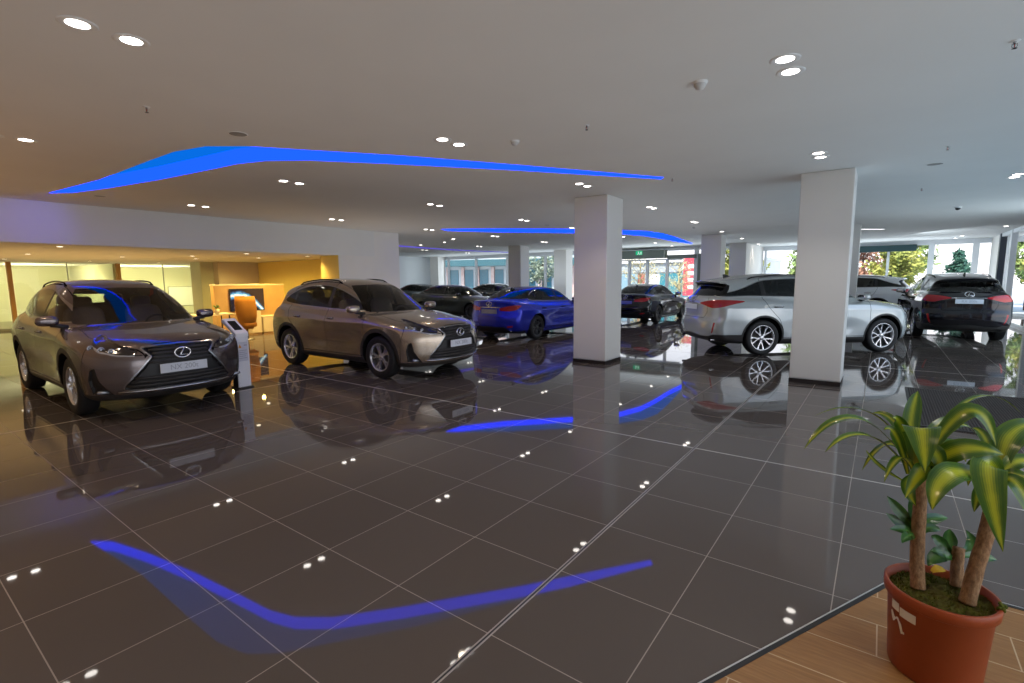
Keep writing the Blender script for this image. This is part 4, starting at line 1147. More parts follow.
MB().box(-.25, .25, -.62, .62, .05, .53, .006).build('carcass', M['cream'], e); MB().box(-.23, .23, -.6, .6, 0, .05).build('plinth', M['oak'], e)
MB().box(-.27, .27, -.64, .64, .53, .56, .004).build('worktop', M['cream'], e)
for k in (-1, 1):
    d_ = MB().box(.25, .265, k*.31-.30, k*.31+.30, .07, .51).build('door', M['cream'], e); MB().tube([(.275, k*.04, .24), (.275, k*.04, .36)], .006, 6).build('handle', M['satin'], d_)
e = empty('tall_cabinet', (-15.95, 7.79, 0), 0, 'narrow cream cabinet between the chair and the low cabinet', 'cabinet')
MB().box(-.25, .25, -.15, .15, .05, .73, .006).build('carcass', M['cream'], e); MB().box(-.23, .23, -.14, .14, 0, .05).build('plinth', M['oak'], e)
MB().box(.25, .262, -.135, .135, .07, .71).build('door', M['cream'], e)
e = empty('desk_phone', (-15.85, 8.75, .561), 0, 'small dark telephone on the low cream cabinet', 'telephone')
MB().prism([(-.10, 0), (.10, 0), (.10, .03), (-.10, .09)], 1, -.06, .06).build('phone_base', M['black'], e); MB().tube([(-.07, -.09, .10), (-.05, 0, .115), (-.07, .09, .10)], .02, 8).build('handset', M['black'], e)

# information stand between the first two cars
e = empty('information_stand', (-7.95, 3.68, 0), math.radians(6), 'white floor stand with slanted screen between the two bronze cars', 'stand')
MB().box(-.13, .0, -.095, .095, .02, .83, .004).build('post', M['black'], e)
MB().box(.0, .025, -.10, .10, .0, .85, .004).build('front_panel', mat('stand_white', (.82, .82, .84), .3), e)
h_ = [(.035, .80), (.035, .855), (-.30, 1.075), (-.33, 1.03)]
MB().prism([(p[0], p[1]) for p in h_], 1, -.10, .10).build('slanted_head', mat('stand_white_top', (.85, .85, .86), .3), e)
d = Vector((-.335, 0, .22)).normalized(); n_ = Vector((.22, 0, .335)).normalized(); o_ = Vector((.035, 0, .855))
q = [o_+d*a+Vector((0, y, 0))+n_*.002 for a, y in ((.09, -.062), (.09, .062), (.33, .062), (.33, -.062))]
MB().add(q, [(0, 1, 2, 3)]).build('screen', mat('stand_screen', (.01, .012, .016), .12), e)
lf = MB().box(.026, .028, -.08, .08, .42, .72).build('notice_sheet', mat('notice_grey', (.62, .62, .68), .5), e)
MB().prism([(-.07, .63), (-.02, .63), (-.045, .69)], 0, .0285, .029).build('warning_triangle', mat('warning_orange', (.7, .28, .02), .5), lf)
b = MB()
for k in range(5): b.box(.0285, .029, -.065, .065-.02*(k % 2), .585-.03*k, .592-.03*k)
b.box(.0285, .029, .02, .07, .66, .675); b.build('notice_lines', mat('notice_ink', (.3, .3, .36), .6), lf)
MB().box(-.17, .09, -.11, .11, 0, .018, .004).build('base_plate', M['black'], e)

# ribbed doormat at right
def mat_mat():
    m = mat('ribbed_mat', (.05, .045, .045), .8, spec=.2); t = NT(m)
    sx = t.node('ShaderNodeSeparateXYZ'); t.link(t.obj(), sx.inputs[0])
    w = t.math('SINE', t.math('MULTIPLY', sx.outputs[0], 2*PI/.028)); w = t.math('MULTIPLY_ADD', w, .5, .5)
    n = t.noise(60, 2, t.obj())
    c = t.mix(t.math('MULTIPLY', w, n), (.022, .020, .020), (.15, .135, .13)); t.link(c, t.b.inputs['Base Color'])
    bn = t.node('ShaderNodeBump'); bn.inputs['Strength'].default_value = .6; bn.inputs['Distance'].default_value = .01; t.link(w, bn.inputs['Height']); t.link(bn.outputs[0], t.b.inputs['Normal']); return m
e = empty('doormat', (1.9, 8.2, 0), 0, 'large dark ribbed entrance mat on the floor behind the plant', 'mat')
MB().box(-1.5, 1.5, -1.2, 1.12, 0, .010).build('ribbed_surface', mat_mat(), e)
b = MB(); b.box(-1.53, -1.5, -1.23, 1.15, 0, .012).box(1.5, 1.53, -1.23, 1.15, 0, .012).box(-1.5, 1.5, -1.23, -1.2, 0, .012).box(-1.5, 1.5, 1.12, 1.15, 0, .012); b.build('mat_edge', M['black'], e)
# ------------------------------------------------------------------ cars
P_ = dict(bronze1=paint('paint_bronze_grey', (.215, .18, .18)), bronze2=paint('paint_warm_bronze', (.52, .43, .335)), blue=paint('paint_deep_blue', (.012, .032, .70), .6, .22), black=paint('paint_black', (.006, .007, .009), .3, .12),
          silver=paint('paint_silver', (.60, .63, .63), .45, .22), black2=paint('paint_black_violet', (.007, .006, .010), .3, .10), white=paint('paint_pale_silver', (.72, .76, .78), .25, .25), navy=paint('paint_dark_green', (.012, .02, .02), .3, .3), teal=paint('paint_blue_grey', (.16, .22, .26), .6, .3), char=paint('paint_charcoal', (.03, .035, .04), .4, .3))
def plate_text(car, end, txt):
    for p in kids(car, 'license_plate'):
        if p.get('end') == end:
            r = (PI/2, 0, PI/2) if end == 'front' else (PI/2, 0, -PI/2)
            text_mesh('plate_lettering', txt, .088, M['plate_text'], p, (.0065 if end == 'front' else -.0065, 0, 0), r)
c1 = place_car('n', -9.39, 2.53, 0, P_['bronze1'], 'dark bronze-grey crossover car nearest at left, nose towards the middle, reflecting the blue cove')
c2 = place_car('n', -8.08, 6.20, 1.2, P_['bronze2'], 'lighter bronze crossover car in the second place, parked behind the white information stand')
plate_text(c1, 'front', 'NX 200t'); plate_text(c2, 'front', 'NX 200t')
c3 = place_car('s', -8.48, 12.89, 90, P_['blue'], 'bright blue saloon car seen from behind, left of the square column', {M['plate']: M['plate_grey']})
c4 = place_car('s', -7.48, 19.5, 90, P_['black'], 'black saloon car seen from behind, right of the square column before the entrance', {M['plate']: mat('plate_violet', (.22, .22, .55), .4)})
c5 = place_car('r', -1.56, 13.20, 42.8, P_['silver'], 'silver crossover car at right, partly hidden by the nearest square column', {M['plate']: M['plate']})
c6 = place_car('r', 1.52, 19.04, 95, P_['black2'], 'black crossover car at far right seen from straight behind')
c7 = place_car('r', -1.55, 24.6, 182, P_['white'], 'pale silver crossover car by the back window, behind the silver car and the black car')
c8 = place_car('s', -15.0, 16.4, 0, P_['navy'], 'dark saloon car seen side-on just behind the second bronze car')
c9 = place_car('s', -21.6, 20.8, 0, P_['teal'], 'blue-grey saloon car farthest left, before the pale far left wall')
c10 = place_car('s', -17.0, 22.1, 0, P_['char'], 'charcoal saloon car by the far windows, roof showing behind the blue saloon')
for w in kids(c6, 'rear_window'): w.material_slots[0].link = 'OBJECT'; w.material_slots[0].material = M['carglass']
text_mesh('plate_lettering', 'RX 200t', .085, M['plate_text'], [p for p in kids(c6, 'license_plate') if p.get('end') == 'rear'][0], (-.0065, 0, 0), (PI/2, 0, -PI/2))
for w in kids(c3, 'rim'):
    for sl in w.material_slots: sl.link = 'OBJECT'; sl.material = M['alloy_dark']
for r in PROTO.values(): drop_tree(r)

# ------------------------------------------------------------------ dracaena in a terracotta pot on the wood floor
PC = Vector((.277, 2.585, .004)); RT, RB, PH = .184, .150, .365
plant = empty('dracaena_plant', PC, 0, 'variegated yellow-green dracaena with three canes in a terracotta pot on wood floor', 'plant')
M['terra'] = noisy('terracotta_plastic', (.27, .048, .012), (.32, .062, .018), 6, .42, .4)
pr = [(.0005, .0), (RB, .0), (RB+.004, .012), (RT-.012, PH-.055), (RT-.006, PH-.05), (RT+.002, PH-.045), (RT+.004, PH-.004), (RT, PH), (RT-.010, PH-.002), (RT-.016, PH-.04), (RT-.02, PH-.06)]
pot = MB().lathe(pr, 64).build('pot', M['terra'], plant)
rb = MB()
for k in range(22):
    a = 2*PI*k/22; c, s_ = math.cos(a), math.sin(a)
    rb.add([((RT-.004)*c-.002*s_, (RT-.004)*s_+.002*c, PH-.05), ((RT-.004)*c+.002*s_, (RT-.004)*s_-.002*c, PH-.05), ((RT+.007)*c+.002*s_, (RT+.007)*s_-.002*c, PH-.02), ((RT+.007)*c-.002*s_, (RT+.007)*s_+.002*c, PH-.02)], [(0, 1, 2, 3)])
rb.build('rim_ribs', M['terra'], pot)
def patch(a0, a1, h0, h1, poly=None):
    n = 10; v = []; f = []
    for i in range(n+1):
        a = a0+(a1-a0)*i/n
        lo, hi = (h0, h1) if poly is None else poly(i/n)
        for h_ in (lo, hi):
            r = RB+.004+(RT-.012-RB-.004)*(h_-.012)/(PH-.067)+.0012
            v.append((r*math.cos(a), r*math.sin(a), h_))
    for i in range(n): f.append((2*i, 2*i+2, 2*i+3, 2*i+1))
    return v, f
lb = MB(); base_a = math.atan2(-PC.y, -PC.x)
for a0, a1, h0, h1 in ((-1.02, -.78, .262, .300), (-.76, -.38, .252, .290)):
    v, f = patch(base_a+a0, base_a+a1, h0, h1); lb.add(v, f)
v, f = patch(base_a-1.05, base_a-.62, 0, 0, lambda t: (.235-.055*t-.02*math.sin(t*9), .245-.025*t+.008*math.sin(t*14)) if t < .85 else (.18, .19)); lb.add(v, f)
lb.build('torn_label', mat('torn_paper', (.62, .55, .46), .8), pot)
# soil with moss
sb = MB(); n = 26; vv = []; ff = []
for i in range(n+1):
    for j in range(n+1):
        x = -1+2*i/n; y = -1+2*j/n
        r = max(abs(x), abs(y)); L_ = math.hypot(x, y) or 1
        x, y = x/L_*r*(RT-.012), y/L_*r*(RT-.012)
        vv.append((x, y, PH-.035+.012*(1-r)+RNG.uniform(-.005, .007)))
for i in range(n):
    for j in range(n): a = i*(n+1)+j; ff.append((a, a+n+1, a+n+2, a+1))
sb.add(vv, ff, False); sb.build('mossy_soil', noisy('moss_soil', (.035, .020, .009), (.10, .10, .018), 26, .95, .1, 6), plant)
tf = MB()
for k in range(520):
    a = RNG.uniform(0, 2*PI); r = (RT-.02)*math.sqrt(RNG.uniform()); c_ = Vector((r*math.cos(a), r*math.sin(a), PH-.032))
    d = Vector((RNG.normal()*.5, RNG.normal()*.5, 1)).normalized(); s_ = Vector((RNG.normal(), RNG.normal(), 0)).normalized()*.004
    L_ = RNG.uniform(.008, .022); tf.add([c_-s_, c_+s_, c_+d*L_], [(0, 1, 2)])
for k in range(40):
    c_ = Vector((RT-.008+RNG.normal()*.006, -.03+RNG.normal()*.008, PH+RNG.normal()*.006)); tf.superell(c_, (.006, .006, .006), 1, 6, 4)
o = tf.build('moss_tufts', noisy('moss_green', (.05, .075, .012), (.12, .12, .02), 40, .9, .1), plant); o['kind'] = 'stuff'

def bark():
    m = mat('cane_bark', (.3, .17, .09), .85, spec=.2); t = NT(m)
    mp = t.node('ShaderNodeMapping'); mp.inputs['Scale'].default_value = (60, 60, 22); t.link(t.obj(), mp.inputs[0])
    n = t.noise(1.6, 6, mp.outputs[0], .7)
    t.link(t.ramp(n, [(.3, (.12, .06, .03)), (.5, (.27, .15, .075)), (.7, (.40, .24, .13))]), t.b.inputs['Base Color'])
    bn = t.node('ShaderNodeBump'); bn.inputs['Strength'].default_value = .8; bn.inputs['Distance'].default_value = .006; t.link(n, bn.inputs['Height']); t.link(bn.outputs[0], t.b.inputs['Normal']); return m
M['bark'] = bark()
def leaf_mat(name, edge, edge2, mid, w):
    m = mat(name, edge, .24, spec=.5); t = NT(m)
    at_ = t.node('ShaderNodeAttribute'); at_.attribute_name = 'across'
    n = t.noise(14, 4, t.obj())
    a = t.math('ABSOLUTE', t.math('SUBTRACT', at_.outputs['Fac'], .5))
    k = t.math('ADD', a, t.math('MULTIPLY', t.math('SUBTRACT', n, .5), .16))
    n2 = t.noise(3.3, 2, t.obj()); k = t.math('ADD', k, t.math('MULTIPLY', t.math('SUBTRACT', n2, .47), .55))
    k = t.math('ADD', k, t.math('MULTIPLY', t.math('SINE', t.math('MULTIPLY', at_.outputs['Fac'], 85.)), .035))
    c = t.ramp(k, [(0, mid), (w*.4, mid), (w*1.5, edge), (.42, edge2), (.5, edge)])
    t.link(c, t.b.inputs['Base Color'])
    t.b.inputs['Subsurface Weight'].default_value = .08; t.b.inputs['Subsurface Radius'].default_value = (.01, .012, .004)
    return m
M['leaf'] = leaf_mat('striped_leaf', (.07, .14, .012), (.03, .09, .012), (.36, .40, .02), .18)
M['leaf_dark'] = leaf_mat('green_leaf', (.025, .10, .018), (.02, .07, .012), (.06, .16, .03), .12)
W2P = 1/498.6
class Leaves:
    def __init__(s): s.b = MB(); s.att = []
    def add(s, b, m, t, w, hint=(0, -.5, .8), fold=.18, blunt=False, twist=0.):
        b, m, t = Vector(b), Vector(m), Vector(t); c = m*2-(b+t)/2; n = 16; hv = Vector(hint).normalized(); v = []
        for i in range(n+1):
            u = i/n; p = b*(1-u)**2+c*(2*u*(1-u))+t*u*u
            tg = ((c-b)*(2*(1-u))+(t-c)*(2*u)).normalized()
            sd = tg.cross(hv).normalized(); nn = sd.cross(tg).normalized()
            if twist: sd = Matrix.Rotation(twist*u, 3, tg) @ sd; nn = sd.cross(tg).normalized()
            wd_ = w*(min(1, .38+1.5*u) if u < .45 else (1-((u-.45)/.55)**(5 if blunt else 2.2))**.9)
            wd_ = max(wd_, .0008); wav = .05*w*math.sin(u*17)
            for k in (-1, -.5, 0, .5, 1):
                v.append(p+sd*(wd_*k)+nn*(abs(k)*fold*wd_*1.4+wav*abs(k))); s.att.append(.5+.5*k)
        f = []
        for i in range(n):
            for k in range(4): a = i*5+k; f.append((a, a+1, a+6, a+5))
        s.b.add(v, f, True)
    def build(s, name, m, par):
        s.b.v = [tuple(Vector(p)-PC) for p in s.b.v]
        o = s.b.build(name, m, par)
        at_ = o.data.attributes.new('across', 'FLOAT', 'POINT'); at_.data.foreach_set('value', s.att); return o
def cane(name, pts, r, par):
    b = MB(); P = spline([tuple(Vector(p)-PC) for p in pts], 6, False); P = np.vstack([P, np.array(Vector(pts[-1])-PC)])
    rr = [r*(1.08-.16*i/len(P)+.03*math.sin(i*1.7)) for i in range(len(P))]
    return b.tube([tuple(p) for p in P], rr, 16).build(name, M['bark'], par)
DL_, DR_ = 2.10, 2.0
k1 = cane('cane', [pt(918, 588, 2.09), pt(917, 560, 2.10), pt(919, 520, 2.10), pt(922, 472, 2.11)], .0245, plant)
k2 = cane('cane', [pt(967, 603, 1.995), pt(976, 568, 1.99), pt(986, 535, 1.99), pt(997, 478, 2.0)], .0260, plant)
k3 = cane('cane', [pt(957, 586, 2.09), pt(957, 566, 2.10), pt(959, 548, 2.10)], .0220, plant)
def LF(L_, b, m, t, wpx, **k):
    L_.add(pt(*b), pt(*m), pt(*t), wpx*.5*2.05*W2P*.86, **k)
L1 = Leaves()
LF(L1, (914, 470, 2.12), (872, 414, 2.18), (814, 416, 2.25), 13, hint=(0, .1, 1))
LF(L1, (914, 474, 2.10), (858, 419, 2.05), (804, 449, 2.02), 14, hint=(0, -.3, 1))
LF(L1, (912, 476, 2.08), (868, 436, 1.98), (825, 452, 1.92), 12, hint=(0, -.2, 1))
LF(L1, (914, 470, 2.12), (910, 430, 2.18), (918, 391, 2.22), 19, hint=(.2, -1, .1), blunt=True, fold=.12)
LF(L1, (912, 466, 2.14), (896, 424, 2.22), (872, 413, 2.30), 12, hint=(0, -.6, .7))
LF(L1, (908, 474, 2.06), (896, 436, 2.0), (884, 400+30, 1.98), 10, hint=(-.2, -.8, .5))
LF(L1, (917, 470, 2.06), (921, 428, 1.93), (925, 473, 1.86), 34, hint=(0, -.8, .6), fold=.10)
LF(L1, (914, 472, 2.04), (900, 458, 1.98), (884, 482, 1.93), 11, hint=(-.3, -.5, .8))
LF(L1, (930, 466, 2.04), (922, 471, 1.96), (905, 498, 1.90), 17, hint=(-.1, -.8, .6))
LF(L1, (918, 466, 2.14), (938, 428, 2.22), (958, 420, 2.3), 17, hint=(0, -.6, .7))
LF(L1, (922, 462, 2.14), (972, 399, 2.25), (1021, 413, 2.36), 8, hint=(0, -.1, 1))
LF(L1, (922, 464, 2.10), (968, 411, 2.04), (996, 446, 2.0), 20, hint=(.1, -.7, .7), fold=.1)
LF(L1, (922, 468, 2.12), (955, 426, 2.16), (980, 442, 2.2), 12, hint=(0, -.4, .8))
LF(L1, (926, 474, 2.06), (958, 450, 1.96), (1004, 455, 1.90), 24, hint=(-.1, -.9, .5), fold=.08)
LF(L1, (916, 476, 2.08), (908, 486, 2.04), (916, 506, 2.02), 14, hint=(0, -1, .3))
LF(L1, (922, 474, 2.09), (948, 444, 2.1), (966, 462, 2.1), 13, hint=(0, -.7, .6))
LF(L1, (905, 482, 2.12), (880, 466, 2.16), (866, 436+14, 2.2), 6, hint=(0, -.5, .8))
LF(L1, (916, 470, 2.10), (890, 444, 2.2), (862, 470, 2.3), 12, hint=(0, -.4, .8))
LF(L1, (920, 468, 2.13), (944, 446, 2.25), (950, 470, 2.35), 15, hint=(0, -.5, .8))
LF(L1, (915, 466, 2.10), (903, 428, 2.05), (893, 418, 2.02), 14, hint=(-.2, -.9, .3))
LF(L1, (919, 472, 2.07), (934, 452, 1.98), (942, 482, 1.94), 18, hint=(0, -.8, .5))
L1.build('leaf_crown', M['leaf'], k1)
L2 = Leaves()
LF(L2, (999, 478, 1.97), (988, 470, 1.88), (1003, 552, 1.80), 30, hint=(.0, -1, .25), fold=.08)
LF(L2, (990, 480, 1.96), (950, 474, 1.88), (932, 510, 1.83), 27, hint=(-.2, -.8, .5), fold=.08)
LF(L2, (1001, 476, 2.0), (1010, 436, 2.02), (1040, 424, 2.04), 27, hint=(-.2, -.9, .3), fold=.1)
LF(L2, (1002, 478, 1.98), (1016, 476, 1.94), (1046, 490, 1.9), 16, hint=(0, -.7, .7))
LF(L2, (1002, 478, 1.98), (1016, 462, 1.98), (1044, 462, 1.98), 18, hint=(0, -.7, .7))
LF(L2, (997, 476, 2.04), (996, 450, 2.1), (1008, 438, 2.14), 16, hint=(0, -.9, .4))
LF(L2, (994, 478, 2.02), (976, 464, 2.06), (968, 486, 2.1), 13, hint=(0, -.7, .6))
LF(L2, (1003, 480, 1.95), (1020, 488, 1.9), (1036, 530, 1.88), 20, hint=(.3, -.8, .4))
LF(L2, (1000, 476, 2.05), (1020, 440, 2.15), (1050, 440, 2.25), 16, hint=(0, -.5, .8))
LF(L2, (990, 482, 1.98), (980, 492, 1.98), (974, 512, 1.98), 12, hint=(-.2, -.9, .3))
LF(L2, (998, 478, 2.06), (986, 440, 2.14), (972, 428, 2.2), 12, hint=(0, -.6, .7))
L2.build('leaf_crown', M['leaf'], k2)
L3 = Leaves()
for b_, m_, t_, w_ in [((916, 530, 2.12), (900, 512, 2.13), (887, 496, 2.14), 13), ((916, 532, 2.12), (901, 524, 2.13), (886, 513, 2.14), 12), ((916, 534, 2.11), (904, 530, 2.10), (890, 529, 2.09), 11), ((915, 536, 2.10), (908, 536, 2.06), (902, 543, 2.04), 11), ((918, 532, 2.13), (930, 520, 2.15), (948, 518, 2.17), 14), ((917, 530, 2.14), (914, 512, 2.16), (912, 494, 2.18), 12), ((920, 534, 2.10), (930, 528, 2.1), (941, 531, 2.1), 10)]:
    LF(L3, b_, m_, t_, w_, hint=(0, -.8, .6))
for b_, m_, t_, w_ in [((952, 556, 2.12), (940, 542, 2.13), (931, 536, 2.14), 13), ((952, 558, 2.10), (938, 556, 2.09), (928, 566, 2.08), 16), ((954, 552, 2.13), (950, 540, 2.15), (950, 529, 2.17), 14), ((960, 552, 2.14), (972, 545, 2.17), (966, 530, 2.2), 13), ((962, 556, 2.10), (980, 556, 2.12), (997, 560, 2.14), 12), ((952, 558, 2.11), (942, 552, 2.1), (930, 551, 2.1), 12)]:
    LF(L3, b_, m_, t_, w_, hint=(0, -.8, .6))
L3.build('side_shoot', M['leaf_dark'], k3)
yl = Leaves(); LF(yl, (932, 572, 2.06), (938, 569, 2.05), (946, 571, 2.05), 9, hint=(0, -.5, .8)); yl.build('fallen_leaf', mat('yellow_leaf', (.55, .36, .02), .5), plant)

# ------------------------------------------------------------------ outside
M['paving'] = noisy('pale_paving', (.42, .43, .44), (.50, .50, .50), .6, .8)
struct(MB().add([(-90, -60, -.12), (70, -60, -.12), (70, 110, -.12), (-90, 110, -.12)], [(0, 1, 2, 3)]), 'ground', M['paving'])
def tree(x, y, h, spread, label, leafcol, n=2600, size=.16, conifer=False, bare=False, trunk=(.12, .08, .06)):
    e = empty('tree', (x, y, -.12), 0, label, 'tree', 'trees outside the windows')
    tb = MB(); tb.tube([(0, 0, 0), (.05, .03, h*.3), (-.04, .02, h*.62), (0, 0, h*.95)], [.05*h**.6, .042*h**.6, .028*h**.6, .01], 10)
    tips = []
    for k in range(26 if not conifer else 40):
        z = h*(.28+.68*RNG.uniform()) if not conifer else h*(.12+.85*k/40)
        a = RNG.uniform(0, 2*PI); rr = spread*(.5+.5*RNG.uniform())*(math.sin(PI*min(1, max(0, (z/h-.12)/.95)))**.6 if not conifer else (1.02-z/h))
        up = .35 if not conifer else -.12
        p0 = Vector((0, 0, z-(.25*rr if not conifer else 0))); p2 = Vector((rr*math.cos(a), rr*math.sin(a), z+up*rr)); p1 = (p0+p2)/2+Vector((0, 0, .1*rr))
        tb.tube([p0, p1, p2], [.022, .014, .006], 5); tips += [(p0, p1, p2)]*1
    tb.build('trunk', mat('tree_bark', trunk, .9), e)
    if bare: return e
    v = []; f = []
    for k in range(n):
        p0, p1, p2 = tips[RNG.integers(len(tips))]; u = RNG.uniform(.25, 1.05) if not conifer else RNG.uniform(.05, 1.05)
        c = p0*(1-u)**2+p1*2*u*(1-u)+p2*u*u if u <= 1 else p2
        c = c+Vector(RNG.normal(size=3)*(.20 if not conifer else .09)*spread*.5)
        a = Vector(RNG.normal(size=3)).normalized(); b_ = a.orthogonal().normalized(); s_ = size*RNG.uniform(.6, 1.3)
        i = len(v); v += [c-a*s_, c+b_*s_*.45, c+a*s_, c-b_*s_*.45]; f.append((i, i+1, i+2, i+3))
    MB().add(v, f).build('foliage', noisy('foliage_%d' % len(bpy.data.materials), leafcol[0], leafcol[1], .9, .6, .3), e); return e
YG = ((.16, .20, .03), (.45, .42, .10)); DG = ((.02, .07, .05), (.06, .15, .10)); LG = ((.10, .20, .05), (.30, .36, .12)); RUST = ((.28, .10, .06), (.40, .22, .14))
tree(-7.3, 33.5, 4.4, 1.6, 'yellow-green tree outside the back window, left of the column before the silver car', YG)
tree(-3.9, 37, 5.2, 1.9, 'pale green tree outside, just left of the column before the silver car', LG)
tree(-1.1, 41, 4.4, 1.9, 'rust-brown tree outside behind the pale silver car', RUST, 1500)
tree(.35, 33.5, 3.2, 1.5, 'yellow-green bush outside the back window above the pale silver car', YG, 2600, .13)
tree(1.0, 36, 5.8, 1.5, 'tall olive tree outside left of the bright window pane', LG, 3000)
tree(3.1, 34.5, 3.1, 1.6, 'blue-green conifer outside above the black car', DG, 3000, .13, True)
tree(6.0, 36, 2.8, 1.3, 'blue-green conifer outside the right glass wall', DG, 1200, .12, True)
tree(-13.4, 33, 3.2, 1.9, 'bare yellowish tree outside the entrance doors', ((.45, .36, .14), (.60, .52, .28)), 900, .06, False, False, (.45, .36, .2))
tree(-10.9, 33.5, 3.0, 1.5, 'bare pale tree outside right of the entrance doors', ((.5, .42, .2), (.62, .56, .34)), 700, .06, False, False, (.45, .36, .2))
tree(-20.0, 31, 4.6, 1.7, 'grey-green tree outside between the two far columns', ((.15, .20, .14), (.42, .46, .34)), 1100, .13, False, False, (.35, .30, .24))
# pale facade with piers far left
def facade(name, loc, rz, wid, hgt, n, label, wall, pier, glasscol, canopy=None):
    e = empty(name, loc, rz, label, 'building', 'buildings outside')
    MB().box(-wid/2, wid/2, 0, 6, 0, hgt).build('wall', wall, e)
    st = wid/n; g_ = mat('facade_glass_%d' % len(bpy.data.materials), glasscol, .12, .0)
    for k in range(n):
        x = -wid/2+st*(k+.5)
        MB().box(x-st*.28, x+st*.28, -.06, .02, .35, hgt*.62).build('window', g_, e)
        MB().box(x-st*.5, x-st*.30, -.22, .02, 0, hgt*.68).build('pier', pier, e)
    if canopy: MB().box(-wid/2, wid/2, -1.6, 0, hgt*.70, hgt*.84).build('canopy', canopy, e)
    MB().box(-wid/2-.1, wid/2+.1, -.3, 6.1, hgt, hgt+.25).build('cornice', pier, e)
    return e
facade('arcade_building', (-36, 41, -.12), math.radians(18), 26, 4.6, 15, 'pale arcade building with pinkish piers and teal canopy outside the far left windows', mat('facade_pale', (.50, .54, .56), .6), noisy('facade_pier', (.50, .30, .27), (.66, .52, .48), 2, .7), (.05, .15, .20), mat('canopy_teal', (.03, .10, .12), .5))
e = empty('shop_building', (-12.2, 42, -.12), 0, 'low white shop building with red bands outside the entrance doors', 'building', 'buildings outside')
MB().box(-9.5, 5.0, 0, 7, 0, 3.1).build('wall', mat('shop_white', (.70, .70, .70), .6), e)
MB().box(-9.5, 5.0, -.15, 0, 2.3, 3.0).build('fascia', mat('shop_grey', (.30, .33, .36), .6), e)
MB().box(-9.6, 5.1, -.4, 7.1, 3.1, 3.3).build('roof_edge', mat('shop_roof', (.75, .74, .73), .6), e)
for k, (x, w_, c) in enumerate([(-6.6, 1.6, (.20, .30, .36)), (-4.75, .3, (.42, .12, .10)), (-1.9, 1.2, (.05, .20, .24)), (2.2, 1.6, (.06, .22, .24))]):
    MB().box(x-w_, x+w_, -.1, .02, .25, 2.2).build('shop_window' if k != 1 else 'red_door', mat('shop_panel_%d' % k, c, .2), e)
e = empty('red_banner', (-11.35, 37.5, -.12), 0, 'tall red banner with white marks standing outside beside the entrance', 'banner')
MB().box(-.55, .55, -.03, .03, .5, 3.3).build('banner_cloth', mat('banner_red', (.55, .05, .08), .6), e)
MB().tube([(-.6, 0, 0), (-.6, 0, 3.4)], .03, 8).build('banner_pole', M['satin'], e)
b = MB()
for k in range(4): b.box(-.22, .22, -.035, -.031, 1.0+.5*k, 1.28+.5*k)
b.build('white_marks', mat('banner_white', (.8, .8, .8), .6), e)
facade('pale_block', (16, 33, -.12), math.radians(-62), 26, 9, 12, 'pale office block seen through the right glass wall', mat('block_white', (.60, .66, .70), .6), mat('block_pier', (.74, .78, .80), .6), (.10, .25, .32))
e = empty('street_bench', (5.2, 22.4, -.12), math.radians(80), 'pale curved bench outside the right glass wall by the black car', 'bench')
pth = [(x, .35*(x/1.4)**2, .42) for x in np.linspace(-1.4, 1.4, 13)]
MB().tube(pth, .16, 10, flat=.28).build('seat', mat('bench_pale', (.62, .62, .60), .6), e)
for x in (-1.0, 1.0): MB().box(x-.05, x+.05, .0, .30, 0, .40).build('leg', M['satin'], e)

# ------------------------------------------------------------------ light
w = bpy.data.worlds.new('sky'); SC.world = w; w.use_nodes = True
t = w.node_tree; bg = t.nodes['Background']
tc = t.nodes.new('ShaderNodeTexCoord'); sx = t.nodes.new('ShaderNodeSeparateXYZ'); t.links.new(tc.outputs['Generated'], sx.inputs[0])
rp = t.nodes.new('ShaderNodeValToRGB'); t.links.new(sx.outputs[2], rp.inputs[0])
e_ = rp.color_ramp.elements; e_[0].position = 0; e_[0].color = (.93, .88, .88, 1); e_[1].position = .55; e_[1].color = (.42, .62, .90, 1)
t.links.new(rp.outputs[0], bg.inputs[0]); bg.inputs[1].default_value = 2.6
def sun(): 
    l = bpy.data.lights.new('sun', 'SUN'); l.energy = 9; l.angle = .02; l.color = (1, .95, .86)
    o = bpy.data.objects.new('sun', l); COL.objects.link(o); o.rotation_euler = Vector((.12, .62, -.78)).to_track_quat('-Z', 'Y').to_euler()
sun()
def area(name, x, y, z, sx_, sy_, watts, col, up=True):
    l = bpy.data.lights.new(name, 'AREA'); l.shape = 'RECTANGLE'; l.size = sx_; l.size_y = sy_; l.energy = watts; l.color = col
    o = bpy.data.objects.new(name, l); COL.objects.link(o); o.location = (x, y, z)
    if up: o.rotation_euler = (PI, 0, 0)
    o.visible_camera = False; o.visible_glossy = False
    return o
area('fill_uplight', -3.2, 2.5, .03, 6, 11, 50, (1, .79, .62))  # unseen sheets just above the floor, added as fill for ceiling and columns
area('fill_uplight', -4.6, 13.5, .03, 2.6, 8, 45, (.95, .96, 1))
area('fill_uplight', 1.9, 9.0, .03, 2.8, 12, 85, (.50, .78, 1))
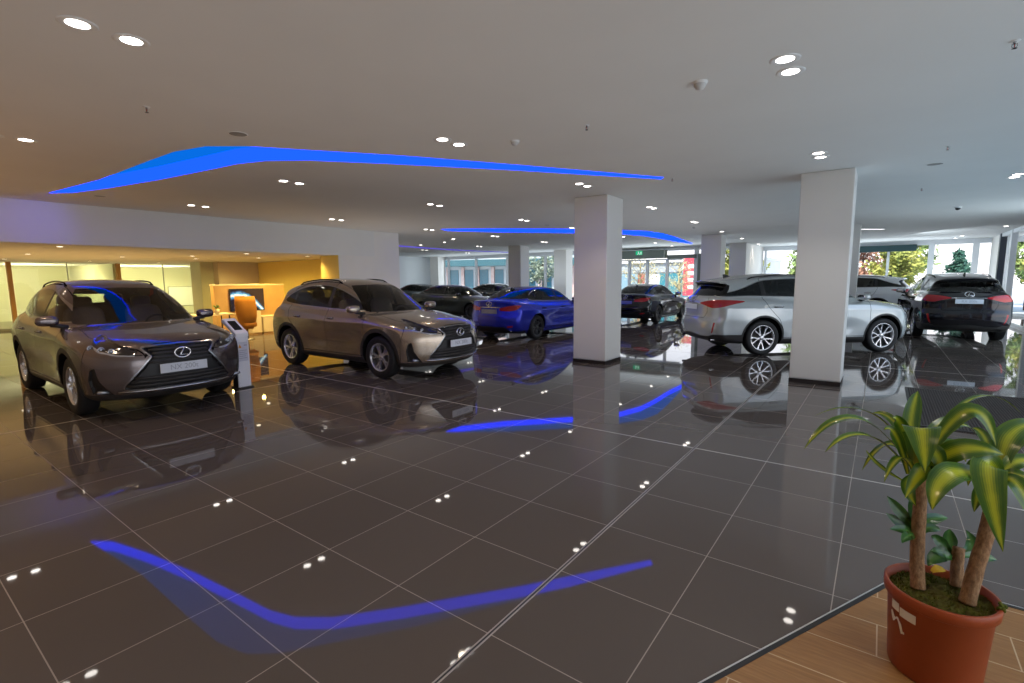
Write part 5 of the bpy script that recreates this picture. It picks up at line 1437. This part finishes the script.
area('fill_uplight', -11.5, 10.0, .03, 3.0, 5, 30, (1, .9, .8))
area('fill_uplight', -10.0, -1.8, .03, 7, 5, 75, (1, .52, .20))
area('fill_uplight', -18.5, 2.0, .03, 7, 9, 160, (1, .60, .20))
area('fill_uplight', -19.0, 14.0, .03, 6, 3, 30, (1, .95, .9))
l = bpy.data.lights.new('cove_spill', 'SPOT'); l.energy = 32; l.color = (.12, .10, 1); l.spot_size = 1.1; l.spot_blend = 1; l.shadow_soft_size = .1
o = bpy.data.objects.new('cove_spill', l); COL.objects.link(o); o.location = (-11.55, 2.45, 3.17); o.rotation_euler = Vector((-1.5, -.05, -.36)).to_track_quat('-Z', 'Y').to_euler(); o.visible_glossy = False
def daylight(x, y, z, w_, h_, watts, vec, col=(.80, .92, 1)):
    o = area('window_daylight', x, y, z, w_, h_, watts, col, False); o.rotation_euler = Vector(vec).to_track_quat('-Z', 'Z').to_euler()
daylight(-16, 24.6, 1.7, 17, 2.6, 260, (0, -1, 0)); daylight(-8, 24.3, 1.4, 5, 2.4, 90, (0, -1, 0)); daylight(-1, 28.2, 1.7, 7, 2.6, 150, (0, -1, 0))  # unseen panels inside the glass, added to strengthen the light from the windows
daylight(3.3, 16, 1.7, 16, 2.8, 330, (-1, 0, 0), (.72, .90, 1)); daylight(3.3, 2, 1.7, 12, 2.8, 200, (-1, 0, 0), (.80, .93, 1))
daylight(-16, 22, 1.9, 16, 1, 60, (0, 1, .1)); daylight(-.8, 25.8, 1.9, 6, 1, 50, (0, 1, .1)); daylight(1.0, 23.5, 1.9, 3, 1.5, 40, (1, .6, .1))  # unseen panels facing outward, added to brighten frames and far walls
SC.view_settings.view_transform = 'Standard'; SC.view_settings.look = 'None'; SC.view_settings.exposure = -.13
cy = SC.cycles; cy.max_bounces = 10; cy.diffuse_bounces = 4; cy.glossy_bounces = 5; cy.transmission_bounces = 6; cy.transparent_max_bounces = 24
cy.caustics_reflective = False; cy.caustics_refractive = False; cy.sample_clamp_indirect = 4.; cy.use_denoising = True; cy.use_light_tree = True
